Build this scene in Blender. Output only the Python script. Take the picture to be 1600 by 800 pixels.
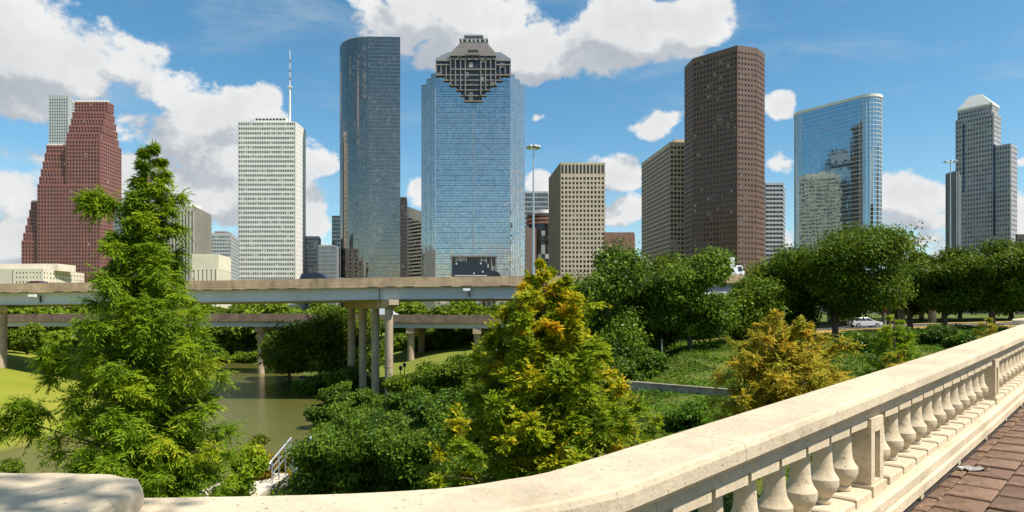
import bpy, math, random
import numpy as np
from mathutils import Vector

for o in list(bpy.data.objects):
    bpy.data.objects.remove(o, do_unlink=True)
SC = bpy.context.scene
COL = SC.collection

# ------------------------------------------------------------------ camera
F, HZ, CX, EYE = 1013.0, 487.0, 800.0, 11.0      # focal length and horizon in pixels of the 1600 px photograph
cam = bpy.data.cameras.new('camera')
cam.sensor_width = 36.0
cam.lens = 36.0 * F / 1600.0
cam.shift_y = (HZ - 400.0) / 1600.0
cam.clip_start = 0.05
cam.clip_end = 20000
camo = bpy.data.objects.new('camera', cam)
camo.location = (0, 0, EYE)
camo.rotation_euler = (math.radians(90), 0, 0)
COL.objects.link(camo)
SC.camera = camo

def X(px, d): return (px - CX) / F * d
def Z(py, d): return EYE - (py - HZ) / F * d

# ------------------------------------------------------------------ light
SUN_EL = math.radians(57)
SUN_H = Vector((0.90, -0.44)).normalized()        # horizontal direction towards the sun
sun_dir = Vector((SUN_H.x * math.cos(SUN_EL), SUN_H.y * math.cos(SUN_EL), math.sin(SUN_EL)))
sl = bpy.data.lights.new('sun', 'SUN')
sl.energy = 5.0
sl.angle = math.radians(0.5)
sl.color = (1.0, 0.945, 0.86)
so = bpy.data.objects.new('sun', sl)
so.rotation_euler = sun_dir.to_track_quat('Z', 'Y').to_euler()
so.location = (60, -40, 120)
COL.objects.link(so)

SC.cycles.max_bounces = 6
SC.cycles.diffuse_bounces = 2
SC.cycles.glossy_bounces = 3
SC.cycles.transmission_bounces = 3
SC.view_settings.view_transform = 'Standard'
SC.view_settings.look = 'None'
SC.view_settings.gamma = 1.0
SC.view_settings.exposure = 0.46
SC.view_settings.use_curve_mapping = False

# ------------------------------------------------------------------ world: sky with cumulus clouds
W = bpy.data.worlds.new('World')
SC.world = W
W.use_nodes = True
NT = W.node_tree
NT.nodes.clear()

def nd(nt, t, **kw):
    n = nt.nodes.new(t)
    for k, v in kw.items():
        if k == 'op': n.operation = v
        elif k.startswith('i'): n.inputs[int(k[1:])].default_value = v
        else: setattr(n, k, v)
    return n
def lk(nt, a, b): nt.links.new(a, b)
def vmath(nt, op, a, b=None):
    n = nd(nt, 'ShaderNodeVectorMath', op=op)
    for i, s in enumerate((a, b)):
        if s is None: continue
        if isinstance(s, (tuple, list, Vector)): n.inputs[i].default_value = tuple(s)
        else: lk(nt, s, n.inputs[i])
    return n.outputs['Value'] if op in ('LENGTH', 'DOT_PRODUCT', 'DISTANCE') else n.outputs[0]
def fm(nt, op, a, b=None, c=None, clamp=False):
    n = nd(nt, 'ShaderNodeMath', op=op)
    n.use_clamp = clamp
    for i, s in enumerate((a, b, c)):
        if s is None: continue
        if isinstance(s, (int, float)): n.inputs[i].default_value = s
        else: lk(nt, s, n.inputs[i])
    return n.outputs[0]
def maprange(nt, v, a, b, c=0.0, d=1.0, smooth=True):
    n = nd(nt, 'ShaderNodeMapRange')
    if smooth: n.interpolation_type = 'SMOOTHSTEP'
    lk(nt, v, n.inputs[0])
    for i, q in enumerate((a, b, c, d)): n.inputs[i + 1].default_value = q
    return n.outputs[0]
def noise(nt, vec, scale, detail=4, rough=0.55, dist=0.0):
    n = nd(nt, 'ShaderNodeTexNoise')
    n.inputs['Scale'].default_value = scale
    n.inputs['Detail'].default_value = detail
    n.inputs['Roughness'].default_value = rough
    n.inputs['Distortion'].default_value = dist
    if vec is not None: lk(nt, vec, n.inputs['Vector'])
    return n.outputs[0]
def mixc(nt, f, a, b, mode='MIX'):
    n = nd(nt, 'ShaderNodeMix', data_type='RGBA', blend_type=mode)
    for s, i in ((f, 0), (a, 6), (b, 7)):
        if isinstance(s, (int, float)): n.inputs[i].default_value = s
        elif isinstance(s, (tuple, list)): n.inputs[i].default_value = (*s[:3], 1)
        else: lk(nt, s, n.inputs[i])
    return n.outputs[2]

# cloud banks: bearing and height of each as tangents of the viewing direction, half sizes, strength
BANKS = [(60, 95, 190, 90, 1.0), (150, 70, 110, 70, .8), (20, 300, 115, 80, .95), (60, 375, 140, 60, .9), (300, 185, 150, 75, 1.0), (235, 290, 120, 70, .85), (440, 300, 130, 90, .85), (450, 390, 130, 60, .8),
         (350, 240, 130, 70, .95), (330, 310, 120, 60, .9), (425, 148, 42, 30, .6), (500, 52, 48, 24, .5),
         (500, 260, 70, 55, .7), (500, 350, 60, 50, .7), (720, 30, 200, 75, 1.0), (830, 75, 160, 55, 1.0),
         (950, 55, 150, 60, .95), (1080, 35, 75, 55, .9), (960, 275, 60, 40, .8), (980, 325, 60, 30, .9), (1035, 190, 66, 34, .75),
         (1220, 165, 46, 26, .62), (1215, 255, 60, 30, .6), (1215, 375, 45, 28, .75), (1425, 305, 110, 42, .9), (1400, 345, 130, 30, .55), (1520, 300, 90, 40, .6), (1290, 400, 110, 26, .6), (1560, 395, 110, 24, .6),
         (1450, 375, 40, 22, .5), (840, 290, 30, 30, .6), (1590, 330, 50, 55, .7), (1600, 250, 40, 20, .45), (655, 290, 40, 40, .5), (840, 185, 20, 12, .5)]
g = bpy.data.node_groups.new('cloud_density', 'ShaderNodeTree')
g.interface.new_socket('Vector', in_out='INPUT', socket_type='NodeSocketVector')
g.interface.new_socket('Density', in_out='OUTPUT', socket_type='NodeSocketFloat')
gi = g.nodes.new('NodeGroupInput'); go = g.nodes.new('NodeGroupOutput')
V = gi.outputs[0]
cov = None
for (px, py, rx, ry, w) in BANKS:
    tx, tz = (px - CX) / F, (HZ - py) / F
    c = Vector((tx, 1, tz)).normalized()
    q = c.length / Vector((tx, 1, tz)).length
    dlt = vmath(g, 'SUBTRACT', V, tuple(c))
    k = 1.25
    dlt = vmath(g, 'MULTIPLY', dlt, (F / (rx * k * q), F / (rx * k * q), F / (ry * k * q)))
    L = vmath(g, 'LENGTH', dlt)
    b = fm(g, 'MULTIPLY_ADD', L, -w, w, clamp=True)
    cov = b if cov is None else fm(g, 'SMOOTH_MAX', cov, b, 0.12)
sep = nd(g, 'ShaderNodeSeparateXYZ'); lk(g, V, sep.inputs[0])
# the same kind of broken cumulus everywhere else
gen = noise(g, vmath(g, 'MULTIPLY', V, (1, 1, 1.7)), 3.1, 2, .5)
gen = maprange(g, gen, .47, .82, 0.0, .95)
az = nd(g, 'ShaderNodeMath', op='DIVIDE'); lk(g, sep.outputs[0], az.inputs[0]); lk(g, sep.outputs[1], az.inputs[1])
out1 = maprange(g, fm(g, 'ABSOLUTE', az.outputs[0]), .85, 1.1)
out2 = maprange(g, sep.outputs[1], .0, .1, 1.0, 0.0)
el = fm(g, 'DIVIDE', sep.outputs[2], fm(g, 'MAXIMUM', sep.outputs[1], .01))
out3 = maprange(g, el, .5, .7)
outside = fm(g, 'MAXIMUM', fm(g, 'MAXIMUM', out1, out2), out3)
cov = fm(g, 'MAXIMUM', fm(g, 'MULTIPLY', cov, fm(g, 'SUBTRACT', 1.0, outside)), fm(g, 'MULTIPLY', gen, outside))
stretch = vmath(g, 'MULTIPLY', V, (1, 1, 1.35))
n1 = noise(g, stretch, 9, 7, .56, .25)
n2 = noise(g, stretch, 30, 4, .6, .0)
nn = fm(g, 'MULTIPLY_ADD', fm(g, 'SUBTRACT', n1, .5), 1.9, fm(g, 'MULTIPLY', fm(g, 'SUBTRACT', n2, .5), .5))
cl = maprange(g, cov, .0, .3, 0.0, 1.0)
dens = fm(g, 'ADD', fm(g, 'MULTIPLY', nn, fm(g, 'MULTIPLY_ADD', cl, .9, .1)), fm(g, 'SUBTRACT', cov, .26))
lk(g, dens, go.inputs[0])

tc = nd(NT, 'ShaderNodeTexCoord')
DIR = vmath(NT, 'NORMALIZE', tc.outputs['Generated'])
def grp(vec):
    n = NT.nodes.new('ShaderNodeGroup'); n.node_tree = g
    lk(NT, vec, n.inputs[0]); return n.outputs[0]
d0 = grp(DIR)
d1 = grp(vmath(NT, 'ADD', DIR, (0.022, -0.006, 0.042)))
alpha = maprange(NT, d0, .0, .19)
thick = maprange(NT, d0, .0, .7)
lit1 = maprange(NT, fm(NT, 'SUBTRACT', d0, d1), -.2, .2)
lit2 = maprange(NT, noise(NT, DIR, 16, 5, .6), .35, .65)
lit = fm(NT, 'MULTIPLY_ADD', lit1, .78, fm(NT, 'MULTIPLY', lit2, .22))
sky = nd(NT, 'ShaderNodeTexSky', sky_type='NISHITA')
sky.sun_disc = False
sky.sun_elevation = SUN_EL
sky.sun_rotation = math.atan2(SUN_H.x, SUN_H.y)
sky.altitude = 0
sky.air_density = 1.0
sky.dust_density = 0.5
sky.ozone_density = 1.5
hs = nd(NT, 'ShaderNodeHueSaturation')
hs.inputs['Saturation'].default_value = 1.27
hs.inputs['Hue'].default_value = .485
hs.inputs['Value'].default_value = 1.16
lk(NT, sky.outputs[0], hs.inputs['Color'])
ccol = mixc(NT, lit, (3.5, 3.85, 4.3), (6.9, 6.9, 6.85))
ccol = mixc(NT, fm(NT, 'MULTIPLY', thick, .25), ccol, (3.7, 3.95, 4.2))
sepd = nd(NT, 'ShaderNodeSeparateXYZ'); lk(NT, DIR, sepd.inputs[0])
above = maprange(NT, sepd.outputs[2], -.01, .03)
wisp = fm(NT, 'MULTIPLY', maprange(NT, noise(NT, vmath(NT, 'MULTIPLY', DIR, (1, 1, 3.2)), 4.0, 7, .62, .4), .47, .8), .5)
skyc = mixc(NT, wisp, hs.outputs[0], (4.4, 4.9, 5.3))
allc = mixc(NT, fm(NT, 'MULTIPLY', alpha, above), skyc, ccol)
bg = nd(NT, 'ShaderNodeBackground')
bg.inputs['Strength'].default_value = 0.095
lk(NT, allc, bg.inputs['Color'])
W.cycles.sampling_method = 'MANUAL'
W.cycles.sample_map_resolution = 256
wo = nd(NT, 'ShaderNodeOutputWorld')
lk(NT, bg.outputs[0], wo.inputs[0])

# ------------------------------------------------------------------ helpers
class MB:
    def __init__(s): s.v = []; s.f = []
    def quad(s, a, b, c, d):
        n = len(s.v); s.v += [tuple(a), tuple(b), tuple(c), tuple(d)]; s.f.append((n, n+1, n+2, n+3)); return s
    def ob(s, o, ax, ay, az):
        "box from corner o along three edge vectors"
        o, ax, ay, az = Vector(o), Vector(ax), Vector(ay), Vector(az)
        n = len(s.v)
        for k in (0, 1):
            for p in (o, o+ax, o+ax+ay, o+ay): s.v.append(tuple(p + az*k))
        flip = ax.cross(ay).dot(az) < 0
        fs = [(3,2,1,0),(4,5,6,7),(0,1,5,4),(1,2,6,5),(2,3,7,6),(3,0,4,7)]
        for f in fs: s.f.append(tuple(n+i for i in (f[::-1] if flip else f)))
        return s
    def box(s, x0, x1, y0, y1, z0, z1):
        return s.ob((x0, y0, z0), (x1-x0, 0, 0), (0, y1-y0, 0), (0, 0, z1-z0))
    def prism(s, poly, z0, z1, top=None, bottom=True):
        n = len(s.v); m = len(poly); top = top or poly
        for p in poly: s.v.append((p[0], p[1], z0))
        for i, p in enumerate(top): s.v.append((p[0], p[1], z1[i] if isinstance(z1, (list, tuple)) else z1))
        for i in range(m):
            j = (i+1) % m; s.f.append((n+i, n+j, n+m+j, n+m+i))
        s.f.append(tuple(range(n+m, n+2*m)))
        if bottom: s.f.append(tuple(range(n+m-1, n-1, -1)))
        return s
    def tube(s, pts, rad, n=8, caps=True):
        pts = [Vector(p) for p in pts]
        if not isinstance(rad, (list, tuple)): rad = [rad]*len(pts)
        base = len(s.v); up = None
        for i, p in enumerate(pts):
            t = (pts[min(i+1, len(pts)-1)] - pts[max(i-1, 0)])
            t = t.normalized() if t.length > 1e-9 else Vector((0, 0, 1))
            if up is None:
                up = Vector((0, 0, 1)).cross(t)
                if up.length < .1: up = Vector((1, 0, 0)).cross(t)
                up.normalize()
            up = (up - t*up.dot(t)); up = up.normalized() if up.length > 1e-6 else t.orthogonal().normalized()
            w = t.cross(up)
            for k in range(n):
                a = 2*math.pi*k/n
                s.v.append(tuple(p + (up*math.cos(a) + w*math.sin(a))*rad[i]))
        for i in range(len(pts)-1):
            for k in range(n):
                a, b = base+i*n+k, base+i*n+(k+1) % n
                s.f.append((a, b, b+n, a+n))
        if caps:
            s.f.append(tuple(base+k for k in range(n-1, -1, -1)))
            s.f.append(tuple(base+(len(pts)-1)*n+k for k in range(n)))
        return s
    def lathe(s, prof, c=(0, 0, 0), n=12):
        base = len(s.v)
        for r, z in prof:
            for k in range(n):
                a = 2*math.pi*k/n
                s.v.append((c[0]+r*math.cos(a), c[1]+r*math.sin(a), c[2]+z))
        for i in range(len(prof)-1):
            for k in range(n):
                a, b = base+i*n+k, base+i*n+(k+1) % n
                s.f.append((a, b, b+n, a+n))
        s.f.append(tuple(base+k for k in range(n-1, -1, -1)))
        s.f.append(tuple(base+(len(prof)-1)*n+k for k in range(n)))
        return s
    def mesh(s, name, off=(0, 0, 0), smooth=False):
        me = bpy.data.meshes.new(name)
        o = Vector(off)
        me.from_pydata([(v[0]-o.x, v[1]-o.y, v[2]-o.z) for v in s.v], [], s.f)
        if smooth: me.polygons.foreach_set('use_smooth', [True]*len(me.polygons))
        me.update()
        return me
    def build(s, name, m, parent=None, smooth=False):
        off = parent_loc(parent)
        me = s.mesh(name, off, smooth)
        me.materials.append(m)
        return link(name, me, parent)

def parent_loc(p):
    v = Vector((0, 0, 0))
    while p is not None: v = v + p.location; p = p.parent
    return v
def link(name, me, parent=None, loc=None):
    o = bpy.data.objects.new(name, me)
    COL.objects.link(o)
    if parent is not None: o.parent = parent
    if loc is not None: o.location = loc
    return o
def tag(o, label=None, cat=None, group=None, kind=None):
    if label: o['label'] = label
    if cat: o['category'] = cat
    if group: o['group'] = group
    if kind: o['kind'] = kind
    return o
def thing(name, label, cat, loc, group=None):
    o = bpy.data.objects.new(name, None)
    o.empty_display_size = 0.2
    COL.objects.link(o); o.location = loc
    return tag(o, label, cat, group)

def mat(name, col, rough=.75, var=.14, scale=.6, metallic=0., bump=0., bscale=8., spec=.4, dark=None, streak=0., pits=0., rand=0.):
    m = bpy.data.materials.new(name); m.use_nodes = True
    nt = m.node_tree; b = nt.nodes['Principled BSDF']
    b.inputs['Roughness'].default_value = rough
    b.inputs['Metallic'].default_value = metallic
    b.inputs['Specular IOR Level'].default_value = spec
    t = nd(nt, 'ShaderNodeTexCoord')
    ob = t.outputs['Object']
    n1 = noise(nt, ob, scale, 6, .6)
    n2 = noise(nt, ob, scale*9, 4, .6)
    s = fm(nt, 'MULTIPLY_ADD', n1, .65, fm(nt, 'MULTIPLY', n2, .35))
    f = maprange(nt, s, .36, .64)
    lo = dark or tuple(c*(1-var) for c in col)
    hi = tuple(min(c*(1+var), .95) for c in col)
    c = mixc(nt, f, lo, hi)
    if streak:
        sv = vmath(nt, 'MULTIPLY', ob, (1.0, 1.0, .06))
        st = maprange(nt, noise(nt, sv, 1.4, 5, .65), .5, .72, 0., streak)
        c = mixc(nt, st, c, tuple(q*.3 for q in col))
    if pits:
        pt = maprange(nt, noise(nt, ob, 42, 3, .6), .62, .72, 0., pits)
        c = mixc(nt, pt, c, tuple(q*.3 for q in col))
        g1 = maprange(nt, noise(nt, ob, 1.7, 8, .72), .52, .72, 0., pits*.34)
        c = mixc(nt, g1, c, (col[0]*.5, col[1]*.43, col[2]*.34))
        p2 = maprange(nt, noise(nt, ob, 7, 6, .7), .56, .74, 0., pits*.6)
        c = mixc(nt, p2, c, (col[0]*.62, col[1]*.55, col[2]*.45))
    if rand:      # every piece a little lighter or darker than its neighbours
        oi = nd(nt, 'ShaderNodeObjectInfo')
        c = mixc(nt, 1.0, c, mixc(nt, oi.outputs['Random'], (1-rand, 1-rand*1.1, 1-rand*1.2), (1+rand, 1+rand*.9, 1+rand*.8)), 'MULTIPLY')
    lk(nt, c, b.inputs['Base Color'])
    if bump:
        bn = nd(nt, 'ShaderNodeBump'); bn.inputs['Strength'].default_value = bump
        bn.inputs['Distance'].default_value = .02
        lk(nt, noise(nt, ob, bscale, 6, .65), bn.inputs['Height'])
        lk(nt, bn.outputs[0], b.inputs['Normal'])
    return m

def glass(name, col, metallic=.0, rough=.08, cell=(3., 3., 4.), jit=.02, var=.35, spec=.6, wave=.0, lines=0., lcol=(.3, .3, .3), lit=0.):
    "window glass: each pane a little different in tone and tilt"
    m = bpy.data.materials.new(name); m.use_nodes = True
    nt = m.node_tree; b = nt.nodes['Principled BSDF']
    b.inputs['Roughness'].default_value = rough
    b.inputs['Metallic'].default_value = metallic
    b.inputs['Specular IOR Level'].default_value = spec
    t = nd(nt, 'ShaderNodeTexCoord')
    ob = vmath(nt, 'ADD', t.outputs['Object'], (.037, .041, .013))
    dv = vmath(nt, 'DIVIDE', ob, cell)
    fl = vmath(nt, 'FLOOR', dv)
    wn = nd(nt, 'ShaderNodeTexWhiteNoise', noise_dimensions='3D'); lk(nt, fl, wn.inputs['Vector'])
    f = wn.outputs['Value']
    c = mixc(nt, f, tuple(q*(1-var) for q in col), tuple(min(.95, q*(1+var)) for q in col))
    if lit:
        c = mixc(nt, fm(nt, 'MULTIPLY', fm(nt, 'GREATER_THAN', f, 1-lit), .75), c, (.5, .47, .42))
    if lines:
        fr = nd(nt, 'ShaderNodeVectorMath', op='FRACTION'); lk(nt, dv, fr.inputs[0])
        sp = nd(nt, 'ShaderNodeSeparateXYZ'); lk(nt, fr.outputs[0], sp.inputs[0])
        lz = fm(nt, 'LESS_THAN', sp.outputs[2], lines)
        c = mixc(nt, fm(nt, 'MULTIPLY', lz, .7), c, lcol)
    lk(nt, c, b.inputs['Base Color'])
    ge = nd(nt, 'ShaderNodeNewGeometry')
    v = vmath(nt, 'SUBTRACT', wn.outputs['Color'], (.5, .5, .5))
    nv = vmath(nt, 'ADD', ge.outputs['Normal'], vmath(nt, 'MULTIPLY', v, (jit, jit, jit)))
    if wave:
        n = nd(nt, 'ShaderNodeTexNoise'); n.inputs['Scale'].default_value = .06; n.inputs['Detail'].default_value = 5
        lk(nt, t.outputs['Object'], n.inputs['Vector'])
        v2 = vmath(nt, 'SUBTRACT', n.outputs['Color'], (.5, .5, .5))
        nv = vmath(nt, 'ADD', nv, vmath(nt, 'MULTIPLY', v2, (wave, wave, wave)))
    lk(nt, vmath(nt, 'NORMALIZE', nv), b.inputs['Normal'])
    return m
# ------------------------------------------------------------------ terrain and water (water level z = 0)
RIV = np.array([(-26, -120), (-26, 0), (-27, 20), (-28.5, 40), (-29, 55), (-31.6, 75), (-44.5, 100), (-59, 125), (-80, 145), (-118, 162), (-190, 180), (-400, 200)], float)
def river(x, y):
    "signed distance from the centre line, positive on the right bank"
    P = np.stack([np.ravel(x), np.ravel(y)], 1)
    best = np.full(len(P), 1e9); sgn = np.ones(len(P))
    for a, b in zip(RIV[:-1], RIV[1:]):
        ab = b - a; t = np.clip(((P - a) @ ab) / (ab @ ab), 0, 1)
        q = P - (a + t[:, None]*ab); d = np.hypot(q[:, 0], q[:, 1])
        cr = ab[1]*q[:, 0] - ab[0]*q[:, 1]
        m = d < best
        best[m] = d[m]; sgn[m] = np.sign(cr[m])
    return (best*np.where(sgn == 0, 1, sgn)).reshape(np.shape(x))
HWID = 11.5
def hwid(y): return np.interp(y, [0, 45, 58, 68, 85, 105], [11.5, 11.5, 10.3, 9.2, 10.0, 11.5])
def wob(x, y, s):
    return (np.sin(x*s*1.3 + 1.7*np.sin(y*s*.7)) + np.sin(y*s*1.1 + 2.1*np.sin(x*s*.6 + 1)))*.5
def ground(x, y):
    x = np.asarray(x, float); y = np.asarray(y, float)
    sd = river(x, y)
    hw_ = hwid(y)
    r = sd - hw_ + wob(x, y, .35)*.7; l = -sd - hw_ + wob(x, y, .3)*.7
    zr = np.interp(r, [-4, -1, 0, 2, 8, 14, 22, 30, 38, 60, 80, 120], [-2, -.6, 0, .5, 1.4, 2.8, 4.5, 5.2, 8.0, 9.0, 9.5, 9.6])
    zf = np.interp(r, [-4, -1, 0, 2, 8, 14, 22, 30, 38, 60, 80, 120], [-2, -.6, 0, .25, .5, 1.6, 3.6, 5.0, 6.5, 8.0, 9.0, 9.6])
    k = np.clip((y - 60)/12, 0, 1)
    zr = zr*(1-k) + zf*k
    zy = np.interp(y, [0, 44, 50, 68, 95, 104, 200], [5.0, 5.0, 5.5, 8.4, 9.4, 9.5, 9.6])
    zr = np.minimum(zr, zy)
    zl = np.interp(l, [-4, -1, 0, 3, 16, 30, 50, 90], [-2, -.6, 0, .9, 4.0, 6.0, 8.0, 9.6])
    z = np.where(sd >= 0, zr, zl)
    far = np.clip((np.hypot(x*.6, y) - 170)/80, 0, 1)
    z = z*(1-far) + np.where(np.abs(sd) < hw_+1, z, 9.3)*far
    z = z + 1.6*np.exp(-((x+10.6)**2/3.6 + (y-31.4)**2/9))
    return z + wob(x, y, .9)*.05*(np.abs(sd) > hw_)
def gz(x, y): return float(ground(np.array([x]), np.array([y]))[0])

ATTR = 'ground_tint'
def make_ground():
    ax = np.concatenate([[-9000, -4000, -2000, -1000, -600, -400, -300], np.arange(-240, -90, 6), np.arange(-90, 60, 1.0), np.arange(60, 150, 3.), [160, 200, 300, 450, 700, 1200, 2500, 5000, 9000]])
    ay = np.concatenate([[-3000, -1000, -400, -200, -100, -60, -40], np.arange(-30, 130, 1.0), np.arange(130, 260, 4.), [280, 340, 420, 550, 800, 1300, 2500, 6000, 12000]])
    xx, yy = np.meshgrid(ax, ay)
    zz = ground(xx, yy)
    nx, ny = len(ax), len(ay)
    V_ = np.stack([xx.ravel(), yy.ravel(), zz.ravel()], 1)
    i = np.arange(nx*ny).reshape(ny, nx)
    F_ = np.stack([i[:-1, :-1], i[:-1, 1:], i[1:, 1:], i[1:, :-1]], -1).reshape(-1, 4)
    me = mesh_np('ground', V_, F_, smooth=True)
    # what grows where: 0 mown lawn, 1 dark ground cover, 2 dry brown grass, 3 mud at the shore
    sd = river(xx, yy)
    col = np.zeros((ny, nx, 4), np.float32); col[..., 3] = 1
    lawn, cover, dry, mud = (.24, .27, .022), (.045, .095, .012), (.42, .27, .09), (.09, .075, .04)
    lw = np.array(lawn)[None, None]; 
    c = np.where((sd < 0)[..., None], lw, np.array(cover)[None, None])
    k = np.clip((yy-78)/5, 0, 1)*(sd > 0)*np.clip((xx-24)/6, 0, 1)*np.clip((108-yy)/3, 0, 1)
    c = c*(1-k[..., None]) + np.array(dry)[None, None]*k[..., None]
    k2 = (np.clip((yy-86)/4, 0, 1)*np.clip((4-xx)/4, 0, 1)*(sd > HWID+9))
    c = c*(1-k2[..., None]) + np.array((.16, .22, .03))[None, None]*k2[..., None]
    e = np.clip((hwid(yy) + 1.0 - np.abs(sd))/1.2, 0, 1)
    c = c*(1-e[..., None]) + np.array(mud)[None, None]*e[..., None]
    col[..., :3] = c
    a = me.color_attributes.new(ATTR, 'FLOAT_COLOR', 'POINT')
    a.data.foreach_set('color', col.reshape(-1))
    m = bpy.data.materials.new('ground_grass'); m.use_nodes = True
    nt = m.node_tree; b = nt.nodes['Principled BSDF']
    b.inputs['Roughness'].default_value = .9; b.inputs['Specular IOR Level'].default_value = .15
    at = nd(nt, 'ShaderNodeAttribute', attribute_name=ATTR)
    t = nd(nt, 'ShaderNodeTexCoord'); ob = t.outputs['Object']
    n1 = noise(nt, ob, .22, 6, .62); n2 = noise(nt, ob, 2.6, 6, .7)
    rot = nd(nt, 'ShaderNodeVectorRotate'); rot.inputs['Angle'].default_value = .45; lk(nt, ob, rot.inputs['Vector'])
    st = noise(nt, vmath(nt, 'MULTIPLY', rot.outputs[0], (.03, .42, .1)), 1.6, 3, .5)
    v = fm(nt, 'MULTIPLY_ADD', n1, .5, fm(nt, 'MULTIPLY_ADD', n2, .4, fm(nt, 'MULTIPLY', st, .7)))
    c1 = mixc(nt, maprange(nt, v, .55, 1.02), at.outputs['Color'], (.30, .22, .05), 'MIX')
    c2 = mixc(nt, maprange(nt, v, .5, 1.0, .35, 0.), c1, (.035, .07, .01))
    c3 = mixc(nt, .42, at.outputs['Color'], c2)
    lk(nt, c3, b.inputs['Base Color'])
    bn = nd(nt, 'ShaderNodeBump'); bn.inputs['Strength'].default_value = .8; bn.inputs['Distance'].default_value = .12
    lk(nt, noise(nt, ob, 5, 6, .75), bn.inputs['Height']); lk(nt, bn.outputs[0], b.inputs['Normal'])
    me.materials.append(m)
    tag(link('ground', me), kind='structure')
def mesh_np(name, V_, F_, smooth=False):
    V_ = np.ascontiguousarray(V_, np.float32); F_ = np.ascontiguousarray(F_, np.int32)
    me = bpy.data.meshes.new(name)
    n, k = F_.shape
    me.vertices.add(len(V_)); me.vertices.foreach_set('co', V_.ravel())
    me.loops.add(n*k); me.loops.foreach_set('vertex_index', F_.ravel())
    me.polygons.add(n)
    me.polygons.foreach_set('loop_start', np.arange(0, n*k, k, dtype=np.int32))
    me.polygons.foreach_set('loop_total', np.full(n, k, np.int32))
    if smooth: me.polygons.foreach_set('use_smooth', np.ones(n, bool))
    me.update(calc_edges=True)
    return me
make_ground()

wm = bpy.data.materials.new('bayou_water'); wm.use_nodes = True
nt = wm.node_tree; b = nt.nodes['Principled BSDF']
b.inputs['Roughness'].default_value = .07; b.inputs['IOR'].default_value = 1.33
t = nd(nt, 'ShaderNodeTexCoord')
nz = noise(nt, t.outputs['Object'], .08, 4, .6)
lk(nt, mixc(nt, nz, (.10, .10, .022), (.145, .14, .035)), b.inputs['Base Color'])
bn = nd(nt, 'ShaderNodeBump'); bn.inputs['Strength'].default_value = .5; bn.inputs['Distance'].default_value = .07
rp = fm(nt, 'ADD', noise(nt, vmath(nt, 'MULTIPLY', t.outputs['Object'], (1, 1.8, 1)), 3.2, 4, .6), noise(nt, vmath(nt, 'MULTIPLY', t.outputs['Object'], (.5, 1, 1)), .35, 3, .5))
lk(nt, rp, bn.inputs['Height']); lk(nt, bn.outputs[0], b.inputs['Normal'])
wmb = MB(); wmb.quad((-420, -120, 0), (30, -120, 0), (30, 230, 0), (-420, 230, 0))
tag(wmb.build('water', wm), kind='structure')

# ------------------------------------------------------------------ materials
M = {}
M['stone'] = mat('cream_stone', (.60, .49, .335), .85, .13, 1.6, bump=.35, bscale=38, pits=.9, spec=.2, streak=.28, rand=.06)
M['paver'] = mat('brown_paver', (.18, .112, .075), .85, .3, 2.2, bump=.4, bscale=45, pits=.6, spec=.25, rand=.17)
M['joint'] = mat('dark_joint_sand', (.045, .035, .028), .95, .2, 4)
M['concrete'] = mat('tan_concrete', (.42, .33, .225), .85, .16, .5, bump=.2, streak=.35, spec=.25)
M['parapet'] = mat('weathered_parapet_concrete', (.36, .262, .165), .9, .24, .6, bump=.25, streak=.5, spec=.2)
M['parapet_dark'] = mat('dark_stained_concrete', (.20, .145, .105), .9, .25, .6, streak=.5, spec=.2)
M['girder'] = mat('blue_grey_painted_steel', (.50, .51, .52), .5, .07, .3, streak=.12)
M['asphalt'] = mat('asphalt', (.06, .058, .055), .9, .2, 1)
M['path'] = mat('pale_concrete_path', (.55, .47, .36), .85, .12, .7, streak=0)
M['wallconc'] = mat('grey_retaining_concrete', (.30, .25, .19), .85, .25, .8, streak=.5)
M['galv'] = mat('galvanised_steel', (.5, .53, .56), .4, .1, 3, metallic=.7)
M['darkmetal'] = mat('dark_metal', (.04, .042, .045), .5, .2, 3)
M['lampwhite'] = mat('white_lamp_housing', (.8, .8, .78), .4, .05, 3)
M['bark'] = mat('brown_bark', (.13, .09, .06), .95, .35, 3, bump=.6, bscale=12)
M['bark_pale'] = mat('pale_bark', (.28, .21, .15), .95, .3, 3, bump=.6, bscale=12)

def draped(name, pts, wid, m, lift=.03, step=1.0, z=None):
    "a strip that follows the ground along a centre line"
    P = [Vector(p) for p in pts]; S = []
    for a, b_ in zip(P[:-1], P[1:]):
        k = max(1, int((b_-a).length/step))
        S += [a.lerp(b_, i/k) for i in range(k)]
    S.append(P[-1])
    mb = MB(); rows = []
    nw = max(2, int(wid/step) + 1)
    for i, p in enumerate(S):
        tt = (S[min(i+1, len(S)-1)] - S[max(i-1, 0)]).normalized(); nn_ = Vector((tt.y, -tt.x))
        row = []
        for q in range(nw+1):
            o = p + nn_*wid*(q/nw - .5)
            row.append((o.x, o.y, (gz(o.x, o.y) if z is None else z) + lift))
        rows.append(row)
    n = 0
    for r in rows: mb.v += r
    w = nw+1
    for i in range(len(rows)-1):
        for q in range(nw): mb.f.append((i*w+q, (i+1)*w+q, (i+1)*w+q+1, i*w+q+1)[::-1])
    return mb.build(name, m)

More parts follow.
